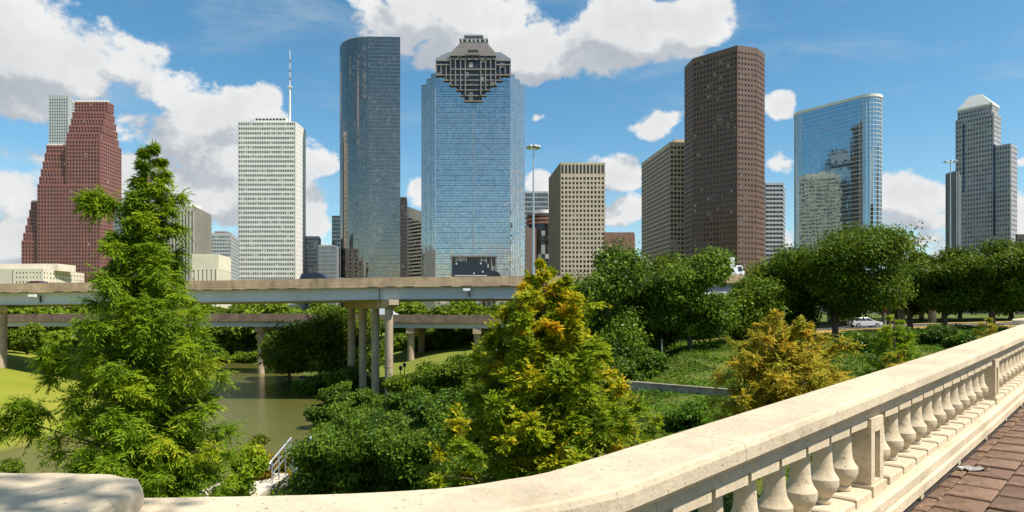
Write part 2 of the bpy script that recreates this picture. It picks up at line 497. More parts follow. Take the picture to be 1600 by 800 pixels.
# ------------------------------------------------------------------ highway overpass
def lerp_path(pts, x):
    xs = [p[0] for p in pts]
    return tuple(float(np.interp(x, xs, [p[i] for p in pts])) for i in range(1, len(pts[0])))
OV = [(-140, 84, 13.6), (-100, 82.5, 14.0), (-63.2, 80, 14.47), (-32.5, 78.5, 14.84), (-15.3, 77.5, 15.09), (4.6, 77, 15.26), (18, 80, 15.6), (30, 86, 16.0), (50, 95, 16.5), (83, 107, 17.2), (140, 128, 18.0)]
def smooth_path(pts, step=2.0):
    P = [Vector(p) for p in pts]; out = []
    for i in range(len(P)-1):
        p0, p1, p2, p3 = P[max(i-1, 0)], P[i], P[i+1], P[min(i+2, len(P)-1)]
        k = max(2, int((p2-p1).length/step))
        for j in range(k):
            t_ = j/k
            out.append(.5*((2*p1) + (p2-p0)*t_ + (2*p0-5*p1+4*p2-p3)*t_**2 + (3*p1-p0-3*p2+p3)*t_**3))
    out.append(P[-1]); return out
def sweep(mb, S, prof, caps=True):
    "sweep a closed profile of (offset away from the viewer, dz) along the path S (x, y, z)"
    b0 = len(mb.v); m_ = len(prof)
    for i, p in enumerate(S):
        tt = (S[min(i+1, len(S)-1)] - S[max(i-1, 0)]); tt = Vector((tt.x, tt.y)).normalized(); nn_ = Vector((-tt.y, tt.x))
        for o, dz in prof: mb.v.append((p.x + nn_.x*o, p.y + nn_.y*o, p.z + dz))
    for i in range(len(S)-1):
        for q in range(m_):
            a, c = b0+i*m_+q, b0+i*m_+(q+1) % m_
            mb.f.append((a, a+m_, c+m_, c))
    if caps:
        mb.f.append(tuple(b0+q for q in range(m_))); mb.f.append(tuple(b0+(len(S)-1)*m_+q for q in range(m_-1, -1, -1)))
    return mb
OVS = smooth_path(OV)
ov = thing('highway_overpass', 'wide highway overpass with tan parapet and blue grey steel girders crossing the bayou', 'overpass', (-15, 80, 0))
WID = 18.0
sweep(MB(), OVS, [(.25, -1.12), (.25, -.92), (WID-.25, -.92), (WID-.25, -1.12)]).build('deck', M['asphalt'], ov)
sweep(MB(), OVS, [(0, -.86), (.1, 0), (.3, 0), (.45, -.919), (.45, -1.2), (-.04, -1.2), (-.04, -1.02), (0, -.98)]).build('parapet', M['parapet'], ov)
sweep(MB(), OVS, [(WID-.44, -.919), (WID-.3, 0), (WID-.1, 0), (WID, -.86), (WID+.03, -1.2), (WID-.44, -1.2)]).build('parapet', M['parapet'], ov)
for k in range(7):
    o = .55 + k*(WID-1.4)/6
    g_ = sweep(MB(), OVS, [(o-.2, -2.62), (o-.2, -2.56), (o-.02, -2.54), (o-.02, -1.24), (o-.2, -1.23), (o-.2, -1.205), (o+.2, -1.205), (o+.2, -1.23), (o+.02, -1.24), (o+.02, -2.54), (o+.2, -2.56), (o+.2, -2.62)])
    g_.build('girder', M['girder'], ov)
# drip slots along the foot of the parapet
acc = 0; nxt = 0
for a, c in zip(OVS[:-1], OVS[1:]):
    if a.x < -75 or a.x > 12: continue
    mb = MB(); d_ = (c-a)
    nn_ = Vector((-d_.y, d_.x, 0)).normalized()
    if int(a.x*1.7) % 3: mb.ob(a + d_*.1 - nn_*.055 + Vector((0, 0, -1.14)), d_*.55, nn_*.04, Vector((0, 0, .07))); mb.build('drain_slot', M['darkmetal'], ov)
def ovp(x):
    xs = [p.x for p in OVS]
    return float(np.interp(x, xs, [p.y for p in OVS])), float(np.interp(x, xs, [p.z for p in OVS]))
def bent(x0, d0, n, step, r=.6):
    sx, sy = step; u = Vector((sx, sy, 0)).normalized()
    _, zt = ovp(x0)
    ztop = zt - 2.66
    p0 = Vector((x0, d0, 0)); L_ = math.hypot(sx, sy)*(n-1)
    w = Vector((u.y, -u.x, 0))
    cap = MB(); a = p0 - u*1.5 - w*.62
    z1, z0 = ztop, ztop - 1.05
    # cap beam with tapered ends
    prof = [(0, z0+.42), (1.1, z0), (L_+1.9, z0), (L_+3, z0+.42), (L_+3, z1), (0, z1)]
    n0 = len(cap.v)
    for sgn in (0, 1.24):
        for s_, z_ in prof:
            q = a + u*s_ + w*sgn; cap.v.append((q.x, q.y, z_))
    m_ = len(prof)
    cap.f.append(tuple(range(m_))); cap.f.append(tuple(range(2*m_-1, m_-1, -1)))
    for i in range(m_): cap.f.append((i, i+m_, (i+1) % m_+m_, (i+1) % m_))
    cap.build('pier_cap', M['concrete'], ov)
    for k in range(n):
        p = p0 + Vector((sx, sy, 0))*k
        zg = gz(p.x, p.y) - .4
        c_ = MB().tube([(p.x, p.y, zg), (p.x, p.y, zg+1.2), (p.x, p.y, z0+.003)], [r*1.03, r, r], 18)
        c_.build('pier_column', M['concrete'], ov, smooth=False)
        MB().lathe([(r+.03, 0), (r+.03, .05)], (p.x, p.y, zg+4.2), 18).build('form_line', M['parapet'], ov)
bent(-14.8, 78.0, 4, (-2.4, 3.6), .5)
bent(-65.0, 82.5, 3, (-4.5, 5.8))
bent(30.0, 92, 3, (-1.5, 6))
bent(60.0, 104, 3, (-1.5, 6)); bent(70, 108, 2, (-1.5, 6))
for px in (47, 733):
    x = X(px, 78.5); y, z = ovp(x)
    l_ = MB().box(x-.05, x+.05, y-.55, y+.5, z-1.62, z-1.54); l_.build('lamp_bracket', M['darkmetal'], ov)
    MB().box(x-.55, x+.25, y-.85, y-.45, z-1.72, z-1.42).build('lamp_housing', M['lampwhite'], ov)
    MB().box(x+.02, x+.12, y+.3, y+.5, z-2.4, z-1.63).build('conduit', M['darkmetal'], ov)
x = X(592, 77.5); y, z = ovp(x)
MB().box(x-.04, x+.04, y+.28, y+.36, z-2.6, z-1.2).build('expansion_joint', M['darkmetal'], ov)

# lower bridge behind
LB = [(-120, 118, 10.4), (-85, 116, 10.6), (-40, 113, 10.6), (-12, 111, 10.4), (2, 110, 10.35), (14, 110, 10.0), (26, 111, 9.7)]
LBS = smooth_path(LB)
lb = thing('lower_road_bridge', 'low road bridge with brown concrete parapet behind the overpass piers', 'bridge', (-40, 113, 0))
sweep(MB(), LBS, [(.2, -1.25), (.2, -1.05), (9.8, -1.05), (9.8, -1.25)]).build('deck', M['asphalt'], lb)
sweep(MB(), LBS, [(0, -1.3), (.05, 0), (.3, 0), (.4, -1.3)]).build('parapet', M['parapet_dark'], lb)
sweep(MB(), LBS, [(9.6, -1.3), (9.7, 0), (9.95, 0), (10, -1.3)]).build('parapet', M['parapet_dark'], lb)
for o in (.6, 3.4, 6.4, 9.2):
    sweep(MB(), LBS, [(o-.18, -2.25), (o-.18, -1.32), (o+.18, -1.32), (o+.18, -2.25)]).build('girder', M['girder'], lb)
for px, d in ((150, 117), (403, 114), (640, 111.5), (745, 110.5)):
    x = X(px, d)
    for k in (0, 1):
        y = d + 1.5 + k*6
        xx = x + k*1.0
        zt = lerp_path(LB, xx)[1] - 2.27
        MB().tube([(xx, y, gz(xx, y)-.5), (xx, y, zt-.9)], .62, 14).build('pier_column', M['concrete'], lb)
    MB().ob((x-.7, d+.3, zt-.9), (1.4, 0, 0), (1, 8.6, 0), (0, 0, .9)).build('pier_cap', M['concrete'], lb)
# ------------------------------------------------------------------ buildings
def facade(mb, A, B, z0, z1, nb, nf, pw, sh, dep, pmb=None, top=0.0, corner=True):
    """piers and floor bands standing proud of the glass core between plan points A and B (outside on the right)"""
    pmb = pmb or mb
    A, B = Vector(A), Vector(B); d = B - A; L_ = d.length; u = d/L_; n = Vector((u.y, -u.x))
    bw = L_/nb; fh = (z1 - z0 - top)/nf
    for i in range(nb+1):
        w = pw*bw
        s0 = i*bw - w/2
        if i == 0: s0 = 0; w = w/2 if corner else w
        if i == nb: s0 = L_ - w/2; w = w/2
        p = A + u*s0 - n*.05
        pmb.ob((p.x, p.y, z0), (u.x*w, u.y*w, 0), (n.x*(dep+.05), n.y*(dep+.05), 0), (0, 0, z1-z0-.01))
    for j in range(nf+1):
        h = sh*fh
        s0 = z0 + j*fh - h/2
        if j == 0: s0 = z0; h = h/2
        if j == nf: s0 = z1 - top - h/2; h = h/2 + top
        p = A - n*.05
        mb.ob((p.x, p.y, s0), (d.x, d.y, 0), (n.x*(dep*.93+.05), n.y*(dep*.93+.05), 0), (0, 0, h))

def centre(poly):
    return sum(p[0] for p in poly)/len(poly), sum(p[1] for p in poly)/len(poly)
def inset(poly, k):
    cx, cy = centre(poly); out = []
    for p in poly:
        v = Vector((p[0]-cx, p[1]-cy)); v = v*(1 - k/v.length); out.append((cx+v.x, cy+v.y))
    return out
def tower(name, label, poly, z1, specs, fm_, gm_, z0=9.0, top=1.5, roof=None, parent=None, pm=None):
    """a prism tower: glass core, frame of piers and floor bands on every side, roof slab"""
    c = centre(poly)
    t = parent or thing(name, label, 'building', (c[0], c[1], z0))
    MB().prism(poly, z0, z1-.4).build('window_wall', gm_, t)
    fr = MB(); pr = MB() if pm else fr
    for i in range(len(poly)):
        sp = specs[i] if i < len(specs) and specs[i] else specs[-1]
        nb, nf, pw, sh, dep = sp
        facade(fr, poly[i], poly[(i+1) % len(poly)], z0, z1, nb, nf, pw, sh, dep, pr, top)
    fr.build('facade_frame', fm_, t)
    if pm: pr.build('facade_piers', pm, t)
    MB().prism(inset(poly, .3), z1-.35, z1-.15).build('roof', roof or fm_, t)
    return t
def rect(A, B, depth):
    "CCW footprint from its front edge A-B going back by depth"
    A, B = Vector(A), Vector(B); u = (B-A).normalized(); n = Vector((-u.y, u.x))
    C, D = B + n*depth, A + n*depth
    return [tuple(A), tuple(B), tuple(C), tuple(D)]

G = {}
G['dark'] = glass('dark_window_glass', (.035, .04, .045), 0, .1, (3.2, 3.2, 4.), .03, .5, lit=.10)
G['maroon'] = glass('maroon_window_glass', (.035, .022, .026), 0, .12, (3.3, 3.3, 4.4), .03, .5, lit=.01)
G['bronze'] = glass('bronze_window_glass', (.03, .026, .024), 0, .12, (3.2, 3.2, 4.), .03, .6, lit=.06)
G['grey'] = glass('grey_window_glass', (.10, .12, .14), .3, .12, (2.5, 2.5, 4.), .04, .4)
G['teal'] = glass('dark_teal_mirror_glass', (.30, .268, .23), .9, .05, (1.6, 1.6, 2.), .022, .16, wave=.05, lines=.1, lcol=(.05, .07, .08))
G['blue'] = glass('blue_mirror_glass', (.50, .51, .50), .93, .05, (1.6, 1.6, 2.), .03, .13, wave=.06, lines=.12, lcol=(.16, .24, .32))
G['aqua'] = glass('aqua_mirror_glass', (.30, .44, .50), .93, .04, (1.6, 1.6, 4.), .012, .09, wave=.015)
C = {}
C['red'] = mat('red_granite', (.275, .115, .095), .6, .1, .1)
C['white'] = mat('white_travertine', (.75, .725, .675), .7, .05, .1)
C['palegrey'] = mat('pale_grey_panel', (.45, .46, .47), .6, .06, .1)
C['midgrey'] = mat('mid_grey_panel', (.24, .26, .29), .6, .1, .1)
C['beige'] = mat('beige_concrete', (.56, .45, .33), .8, .07, .1)
C['beige_dark'] = mat('brown_wing_shaded_side', (.19, .135, .11), .7, .08, .1)  # wing of the round building; also shade painted on the beige tower's side
C['brown'] = mat('brown_granite_bands', (.155, .092, .068), .55, .1, .1)
C['darkbrown'] = mat('dark_brown_panel', (.10, .075, .07), .5, .12, .1)
C['cream'] = mat('cream_masonry', (.70, .62, .49), .85, .08, .1, streak=.1)
C['granite'] = mat('grey_pink_granite', (.25, .22, .215), .7, .1, .2)
C['roofwhite'] = mat('white_roof_metal', (.80, .76, .68), .5, .04, .1)
C['bandwhite'] = mat('white_floor_band', (.66, .68, .69), .5, .04, .1)
C['towergrey'] = mat('grey_granite_tower', (.40, .385, .40), .65, .07, .1)
C['blank'] = mat('blank_stone_wall', (.44, .40, .35), .85, .1, .08, streak=.25)
C['brick'] = mat('brick_red_wall', (.25, .13, .10), .85, .12, .2)
C['fins'] = mat('grey_fins', (.30, .31, .33), .6, .1, .2)

GND = 9.0
# --- red granite tower with stepped gables
d = 730.; dep = 40.
rt = thing('red_granite_tower', 'red granite skyscraper with three stepped gables on its left side', 'building', (X(100, d), d+20, GND))
fr = MB(); gl = MB(); rf = MB(); sp_ = MB()
def rblock(px0, px1, py1, off, back, py0=None):
    d_ = d + off
    x0, x1 = X(px0, d_), X(px1, d_)
    z1 = Z(py1, d_); z0 = GND if py0 is None else Z(py0, d_)
    poly = [(x0, d_), (x1, d_), (x1, d+back), (x0, d+back)]
    gl.prism(poly, z0, z1-.6)
    nf = max(1, round((z1-z0)/4.3))
    nbx = max(1, round((x1-x0)/3.45)); nby = max(1, round((back-off)/3.45))
    facade(fr, poly[0], poly[1], z0, z1, nbx, nf, .38, .38, .35, None, 1.2)
    facade(fr, poly[1], poly[2], z0, z1, nby, nf, .38, .38, .35, None, 1.2)
    facade(fr, poly[3], poly[0], z0, z1, nby, nf, .38, .38, .35, None, 1.2)
    fr.prism([(x0+.05, d_+.05), (x1-.05, d_+.05), (x1-.05, d+back-.05), (x0+.05, d+back-.05)], z1-.8, z1-.3)
rblock(58.7, 156, 288, 0, dep)
rblock(103, 156, 218, 0, dep, 288)
for i, (l, r_, y1, y0) in enumerate([(105, 156.5, 207.5, 218), (108, 159.5, 196, 207.5), (111, 162, 185.5, 196), (113.5, 164.5, 175, 185.5), (117, 168, 159, 175)]):
    rblock(l, r_, y1, (i+1)*4.5, dep-(i+1)*1.2, y0)
for i, (l, y1, y0) in enumerate([(61.4, 276, 288), (64, 264, 276), (67, 252, 264), (70, 239, 252), (72.5, 227, 239)]):
    rblock(l, 103-.05, y1, 2+i*1.0, dep-4-i*2, y0)
for i, (l, y1, y0) in enumerate([(34, 376, None), (36.5, 364, 376), (40, 352, 364), (43, 340, 352), (46, 328, 340), (48.5, 315, 328)]):
    rblock(l, 58.6, y1, 3+i, dep-4-i*2, y0)
gl.build('window_wall', G['maroon'], rt); fr.build('facade_frame', C['red'], rt)
cw = MB()
for i in range(11):       # white crenellated roof edge
    x = X(117.5+i*4.75, d+22.5); cw.box(x, x+1.9, d+22.2, d+26, Z(160, d+22), Z(156.5, d+22))
cw.box(X(117, d+24), X(168, d+24), d+23.2, d+30, Z(159.3, d+22), Z(158, d+22))
cw.build('roof_crest', C['roofwhite'], rt)
for (a, b_, y, o) in ((73, 102.5, 225.5, 8), (49, 58, 314, 9)):
    MB().box(X(a, d+o), X(b_, d+o), d+o+.4, d+o+10, Z(y+1.3, d+o), Z(y-1.2, d+o)).build('roof_edge', C['roofwhite'], rt)

# --- pale tower behind it
d = 880.
A, B = (X(77, d), d), (X(106, d), d)
tower('pale_grey_tower', 'pale grey tower with square dark windows rising behind the red stepped tower', [A, B, (X(112, d+16), d+16), (X(137, 925), 925), (X(77, 930), 940)], Z(149, d),
      [(8, 72, .45, .45, .4), (2, 72, 1.0, .98, .5), (8, 72, .1, .5, .4), (9, 72, .5, .5, .5)], C['palegrey'], G['grey'], top=4)

# --- low cream building at the far left
d = 420.
cl_ = tower('low_cream_office', 'low cream office block with small square windows beyond the overpass at far left', [(X(-40, d), d), (X(66, d), d), (X(131, 469), 469), (X(40, 490), 490)], Z(420, d),
      [(20, 10, .6, .6, .3), (14, 10, .6, .6, .3)], C['cream'], G['dark'], z0=8, top=1.2)
MB().box(X(-30, d+12), X(90, d+12), d+12, d+30, Z(421, d), Z(412, d+12)).build('penthouse', C['cream'], cl_)
tower('low_white_annex', 'small white windowless annex at the far left edge beyond the overpass', [(X(-40, 200), 200), (X(20, 200), 200), (X(22, 215), 215), (X(-40, 215), 215)], Z(421, 200),
      [(3, 2, .9, .85, .2)], C['cream'], G['dark'], z0=8)

# --- dark glass building behind the cypress
d = 640.
tower('dark_slate_tower', 'dark slate glass block with sloping roof edge seen through the tall cypress', [(X(178, d), d), (X(262, d), d), (X(264, d+40), d+40), (X(180, d+40), d+40)], Z(318, d),
      [(12, 28, .12, .3, .3)], C['midgrey'], G['teal'])
# --- flat grey building with dark stripes
d = 420.
sb = tower('blank_sided_tower', 'tan stone building with dark vertical stripes and one blank side', [(X(262, d), d), (X(303, d), d), (X(330, 458), 458), (X(295, 470), 470)], Z(322, d),
      [(8, 1, .55, .08, .5), (1, 1, 1.99, .5, .3), (1, 1, 1.99, .5, .3)], C['blank'], G['dark'], top=.6)
MB().box(X(270, d+6), X(298, d+6), d+6, d+20, Z(322, d)-.2, Z(317, d+6)).build('penthouse', C['roofwhite'], sb)
# --- cream hall
d = 300.
tower('cream_civic_hall', 'cream stone hall with tall narrow windows left of the white tower', [(X(300, d), d), (X(340, d), d), (X(360, 322), 322), (X(318, 330), 330)], Z(397, d),
      [(6, 2, .7, .5, .3), (7, 2, .6, .45, .3)], C['cream'], G['grey'], z0=8, top=4)
# --- grey grid office
d = 560.
gg = tower('grey_grid_office', 'grey office block with banded windows just left of the white tower', [(X(326, d), d), (X(360.5, d), d), (X(373.5, 612), 612), (X(340, 612), 612)], Z(364, d),
      [(14, 22, .3, .45, .4), (7, 22, .12, .55, .4)], C['palegrey'], G['dark'], top=2)
MB().box(X(335, d+10), X(353, d+10), d+10, d+22, Z(364, d)-.2, Z(361.5, d+10)).build('penthouse', C['brick'], gg)

# --- white tower with mast
d = 730.
wt = tower('white_travertine_tower', 'white tower with tight rows of dark windows and a tall roof mast', [(X(373, d), d), (X(461, d), d), (X(477, 764), 764), (X(390, 764), 764)], Z(190, d),
      [(32, 41, .3, .46, .35), (16, 41, .66, .6, .6)], C['white'], G['dark'], top=.2)
z = Z(190, d)
ph = MB().box(X(398, d+8), X(448, d+8), d+8, d+26, z-.2, Z(184, d+8)); ph.build('penthouse', C['white'], wt)
for i in range(9):
    x = X(399.5+i*5.3, d+8); MB().box(x, x+2.8, d+7.8, d+8.2, Z(188, d+8), Z(185.2, d+8)).build('louvre', M['darkmetal'], wt)
ms = thing('roof_mast', 'tall white broadcast mast on the roof of the white tower', 'mast', (X(453, d+14), d+14, z))
x = X(453, d+14)
MB().tube([(x, d+14, z-.2), (x, d+14, Z(130, d)), (x, d+14, Z(128, d)), (x, d+14, Z(70, d))], [1.25, 1.0, .55, .3], 8).build('mast_pole', C['roofwhite'], ms)
MB().lathe([(2.6, 0), (2.6, .9), (1.2, 1.4)], (x, d+14, Z(130, d)), 10).build('mast_collar', C['roofwhite'], ms)
for zz in (90, 105, 118): MB().lathe([(.75, 0), (.75, 3)], (x, d+14, Z(zz, d)), 8).build('mast_band', C['brick'], ms)

# --- grey pair between the white and the dark tower
tower('slate_block', 'slate grey office block directly right of the white tower', [(X(477, 760), 760), (X(498, 760), 760), (X(501, 790), 790), (X(478, 790), 790)], Z(369, 760),
      [(8, 20, .35, .35, .4)], C['midgrey'], G['dark'])
tower('ribbed_grey_block', 'ribbed grey office block left of the dark glass tower', [(X(497, 700), 700), (X(526, 700), 700), (X(530, 740), 740), (X(500, 740), 740)], Z(383, 700),
      [(16, 16, .4, .2, .4), (3, 16, .8, .6, .4)], C['fins'], G['grey'])
tower('narrow_teal_block', 'narrow dark teal block peeping out left of the dark glass tower', [(X(519, 800), 800), (X(545, 800), 800), (X(545, 830), 830), (X(519, 830), 830)], Z(337, 800),
      [(8, 24, .15, .4, .3)], C['midgrey'], G['teal'])

# --- dark glass tower with a rounded left end
d = 715.
wf = thing('dark_glass_tower', 'tallest dark teal glass tower with a rounded left side', 'building', (X(578, d), d+20, GND))
zt = Z(56.5, d)
xs, x1 = X(575, d), X(625, d)
x0 = X(530, d+34)
pl = []
R_ = xs - x0
for i in range(25):
    a = math.pi - i/24*math.pi/2
    pl.append((xs + R_*math.cos(a), d + R_ + 1.5 - R_*math.sin(a)*1.0))
left = [(p[0], p[1]) for p in pl] + [(xs, d+R_+26), (x0+4, d+R_+30)]
MB().prism([(x0, d+R_+25)] + left[:-2] + [(xs, d+R_+25)], GND, zt).build('rounded_glass_wing', G['teal'], wf, smooth=False)
right = [(xs+.25, d), (x1, d+1.5), (X(624.5, d+50), d+50), (xs+.25, d+50)]
MB().prism(right, GND, zt-.2).build('flat_glass_wing', G['teal'], wf)
vm = MB()
for i in range(29):
    x = xs + .4 + (x1-xs-.5)*i/28; vm.box(x-.06, x+.06, d-.12+(x-xs)/(x1-xs)*1.5, d+.2+(x-xs)/(x1-xs)*1.5, GND, zt-.3)
for i in range(0, 25):
    p = pl[i]; vm.box(p[0]-.07, p[0]+.07, p[1]-.12, p[1]+.1, GND, zt-.1)
vm.build('mullions', G['bronze'], wf)
fb = MB()
for j in range(72):
    z = GND + (zt-GND)*j/72
    fb.quad((xs+.25, d-.13, z), (x1, d+1.37, z), (x1, d+1.37, z+.3), (xs+.25, d-.13, z+.3))
fb.build('floor_lines', C['midgrey'], wf)
tp = MB(); tp.prism(inset([(x0, d+R_+25)] + pl + [(xs, d+R_+25)], .2), zt, zt+.8); tp.build('parapet_cap', C['palegrey'], wf)
for i, px in enumerate((545, 562, 596, 606, 618)):
    x = X(px, d); MB().box(x, x+1.2, d+8, d+9.2, zt-.2, zt+2.6+(i % 2)).build('roof_equipment', C['midgrey'], wf)

# --- between dark tower and blue tower
tower('narrow_black_block', 'narrow black building tight against the right side of the dark glass tower', [(X(626, 690), 690), (X(635, 690), 690), (X(636, 720), 720), (X(626, 720), 720)], Z(308, 690),
      [(4, 30, .3, .35, .4)], C['darkbrown'], G['bronze'])
sl_ = thing('white_banded_tower', 'white banded office tower with sloping roofline left of the blue glass tower', 'building', (X(650, 800), 810, GND))
pb = [(X(634, 780), 780), (X(672, 745), 745), (X(676, 800), 800), (X(634, 800), 800)]
ZT = [Z(322, 780), Z(336, 745), Z(336, 745), Z(322, 780)]
MB().prism(pb, GND, ZT).build('window_wall', G['dark'], sl_)
bd = MB()
for j in range(30):
    z = GND + j*4.2
    if z < Z(338, 770): bd.ob((pb[0][0], pb[0][1]-.8, z), (pb[1][0]-pb[0][0], pb[1][1]-pb[0][1], 0), (.3, .75, 0), (0, 0, 2.0))
bd.build('floor_bands', C['white'], sl_)
A, B = pb[0], pb[1]
wd = MB(); n0 = len(wd.v)
for (p, zz, o) in ((A, Z(338, 780), -1.), (B, Z(352, 745), -1.), (B, ZT[1]+.3, -1.), (A, ZT[0]+.3, -1.)): wd.v.append((p[0], p[1]+o, zz))
for (p, zz, o) in ((A, Z(338, 780), .2), (B, Z(352, 745), .2), (B, ZT[1]+.3, .2), (A, ZT[0]+.3, .2)): wd.v.append((p[0], p[1]+o, zz))
for f in ((0, 1, 2, 3), (7, 6, 5, 4), (3, 2, 6, 7), (1, 0, 4, 5), (0, 3, 7, 4), (2, 1, 5, 6)): wd.f.append(f)
wd.build('roof_band', C['roofwhite'], sl_)

# --- blue glass tower with the stepped granite crown
d = 538.
hp = thing('blue_glass_tower', 'blue mirror glass skyscraper with a stepped granite temple crown', 'building', (X(739, d), d+25, GND))
def hx(px): return X(px, d)
def hz(py): return Z(py, d)
xl, xr = hx(681), hx(797)
xl2, xr2 = X(658.3, d+6), X(820, d+6)
MB().prism([(xl, d), (xr, d), (xr, d+50), (xl, d+50)], GND, hz(117)).build('front_glass', G['blue'], hp)
for s_, (xa, xb) in ((-1, (xl, xl2)), (1, (xr, xr2))):
    for k, yt in enumerate((116, 123, 131)):
        p = Vector((xa, d)).lerp(Vector((xb, d+6)), k/3) ; q = Vector((xa, d)).lerp(Vector((xb, d+6)), (k+1)/3)
        e = .04*s_
        poly = [(p.x+e, p.y+.02), (q.x, q.y), (q.x, d+46), (p.x+e, d+46)]
        if s_ < 0: poly = [poly[1], poly[0], poly[3], poly[2]]
        w = MB().prism(poly, GND, hz(yt)); w.build('corner_glass', G['blue'], hp)
        m_ = MB()
        for t_ in (.12, .5, .88):
            c_ = p.lerp(q, t_); m_.box(c_.x-.1, c_.x+.1, c_.y-.25, c_.y+.1, GND, hz(yt)-.1)
        m_.build('mullions', C['palegrey'], hp)
        cp = MB().prism(inset(poly, -.25), hz(yt), hz(yt)+.9); cp.build('step_coping', C['midgrey'], hp)
fl = MB()
for j in range(90):
    z = GND + j*2.17
    if z < hz(119): fl.box(xl+.1, xr-.1, d-.05, d, z, z+(.5 if j % 2 else .2))
for i in range(1, 37):
    x = xl + (xr-xl)*i/37; fl.box(x-.05, x+.05, d-.09, d, GND, hz(117.5))
fl.build('mullions', glass('blue_mullion_glass', (.13, .18, .23), .6, .2, (3, 3, 2)), hp)
MB().box(hx(738.6), hx(739.6), d-.2, d-.07, GND, hz(158)).build('centre_groove', C['midgrey'], hp)
# crown: dark glass panels nested in a V of granite ledges
C739 = 739.5
dk = MB(); gr = MB(); led = MB()
steps = [(13.5, 158.5, 150), (19.5, 150, 141.5), (26, 141.5, 134), (36, 134, 126.5), (44.5, 126.5, 118.5), (58, 118.5, 96)]
for i, (hw, yb, yt) in enumerate(steps):
    o = .9 + .12*i
    dk.box(hx(C739-hw), hx(C739+hw), d-o, d+30, hz(yb), hz(yt)-.02)
    led.box(hx(C739-hw-1.2), hx(C739+hw+1.2), d-o-1.1, d-o+.3, hz(yb)-.6, hz(yb)+.3)
dk.box(hx(C739-35.5), hx(C739+35.5), d-2.2, d+30, hz(134), hz(88))
dk.build('crown_glass', G['bronze'], hp)
led.build('crown_ledges', C['granite'], hp)
for off in (12.0, 19.5, 27.5, 35.0):
    for s_ in (-1, 1):
        x = hx(C739+s_*off); yb = 150 if off < 13 else (143 if off < 20 else (136 if off < 28 else 134))
        MB().box(x-.42, x+.42, d-3.1, d-2.1, hz(yb), hz(95.5)).build('crown_column', C['granite'], hp)
for off in (42, 50, 57.3):
    for s_ in (-1, 1):
        x = hx(C739+s_*off); yb = 127 if off < 45 else 119
        MB().box(x-.4, x+.4, d-2.3, d-1.4, hz(yb), hz(101)).build('crown_column', C['granite'], hp)
for (hw, y0, y1, o) in ((35.8, 111.3, 109.4, 3.3), (35.8, 95.5, 93.6, 3.3), (35.8, 89.5, 87, 3.3)):
    MB().box(hx(C739-hw), hx(C739+hw), d-o, d-2, hz(y0), hz(y1)).build('crown_beam', C['granite'], hp)
for s_ in (-1, 1):
    for (a, b_, y0, y1, o) in ((36.5, 58.6, 103.5, 101.8, 2.5), (36.5, 58.6, 97, 95, 2.5)):
        xa, xb = sorted((hx(C739+s_*a), hx(C739+s_*b_)))
        MB().box(xa, xb, d-o, d-1.3, hz(y0), hz(y1)).build('crown_beam', C['granite'], hp)
# roofs
rfg = MB()
for i in range(6):
    hw = 58.5 - i*3.0; y0 = 95 - i*3.6; rfg.box(hx(C739-hw), hx(C739+hw), d-1.2+i*2.4, d+32, hz(y0), hz(y0-3.6)-.01)
rfg.build('stepped_side_roof', C['midgrey'], hp)
for i in range(6):
    hw = 35 - i*2.5; y0 = 87 - i*3.8
    MB().box(hx(C739-hw), hx(C739+hw), d-2.9+i*1.3, d+30, hz(y0), hz(y0-3.8)-.02).build('pyramid_step', C['granite'], hp)
for i in range(6):
    y0 = 86 - i*3.8
    for k in range(7 if i < 1 else 0):
        x = hx(C739-30+k*10); MB().box(x-1.1, x+1.1, d-3.5, d-3.25, hz(94.2), hz(91.3)).build('crown_recess', M['darkmetal'], hp)
MB().box(hx(C739-8), hx(C739+8), d-3.8, d+2, hz(84.5), hz(80.5)).build('gable_block', M['darkmetal'], hp)
MB().box(hx(C739-11), hx(C739+11), d-3.7, d+2, hz(88), hz(84.5)).build('gable_base', C['granite'], hp)
for (hw, y0, y1, m_) in ((22.5, 64.2, 62.5, C['granite']), (21, 62.5, 58, M['darkmetal']), (22.5, 58, 56.3, C['midgrey']), (14, 56.3, 53, M['darkmetal']), (15, 53, 50.5, C['midgrey'])):
    MB().box(hx(C739-hw), hx(C739+hw), d+4.6, d+26, hz(y0), hz(y1)-.01).build('crown_lantern', m_, hp)
for off in (-18, -10, -3, 3, 10, 18):
    x = hx(C739+off); MB().box(x-.7, x+.7, d+4.1, d+4.7, hz(62.5), hz(58)).build('lantern_post', C['palegrey'], hp)
# entrance
MB().box(hx(705), hx(776), d-1.0, d+.4, GND, hz(401.5)).build('entrance_recess', G['bronze'], hp)
MB().box(hx(704), hx(777), d-2.2, d-.1, hz(401.5), hz(399.2)).build('entrance_lintel', C['granite'], hp)
for px in (706, 713, 721, 729, 752, 760, 768, 775):
    MB().box(hx(px)-.4, hx(px)+.4, d-1.9, d-1.05, GND, hz(401.7)).build('entrance_column', C['granite'], hp)

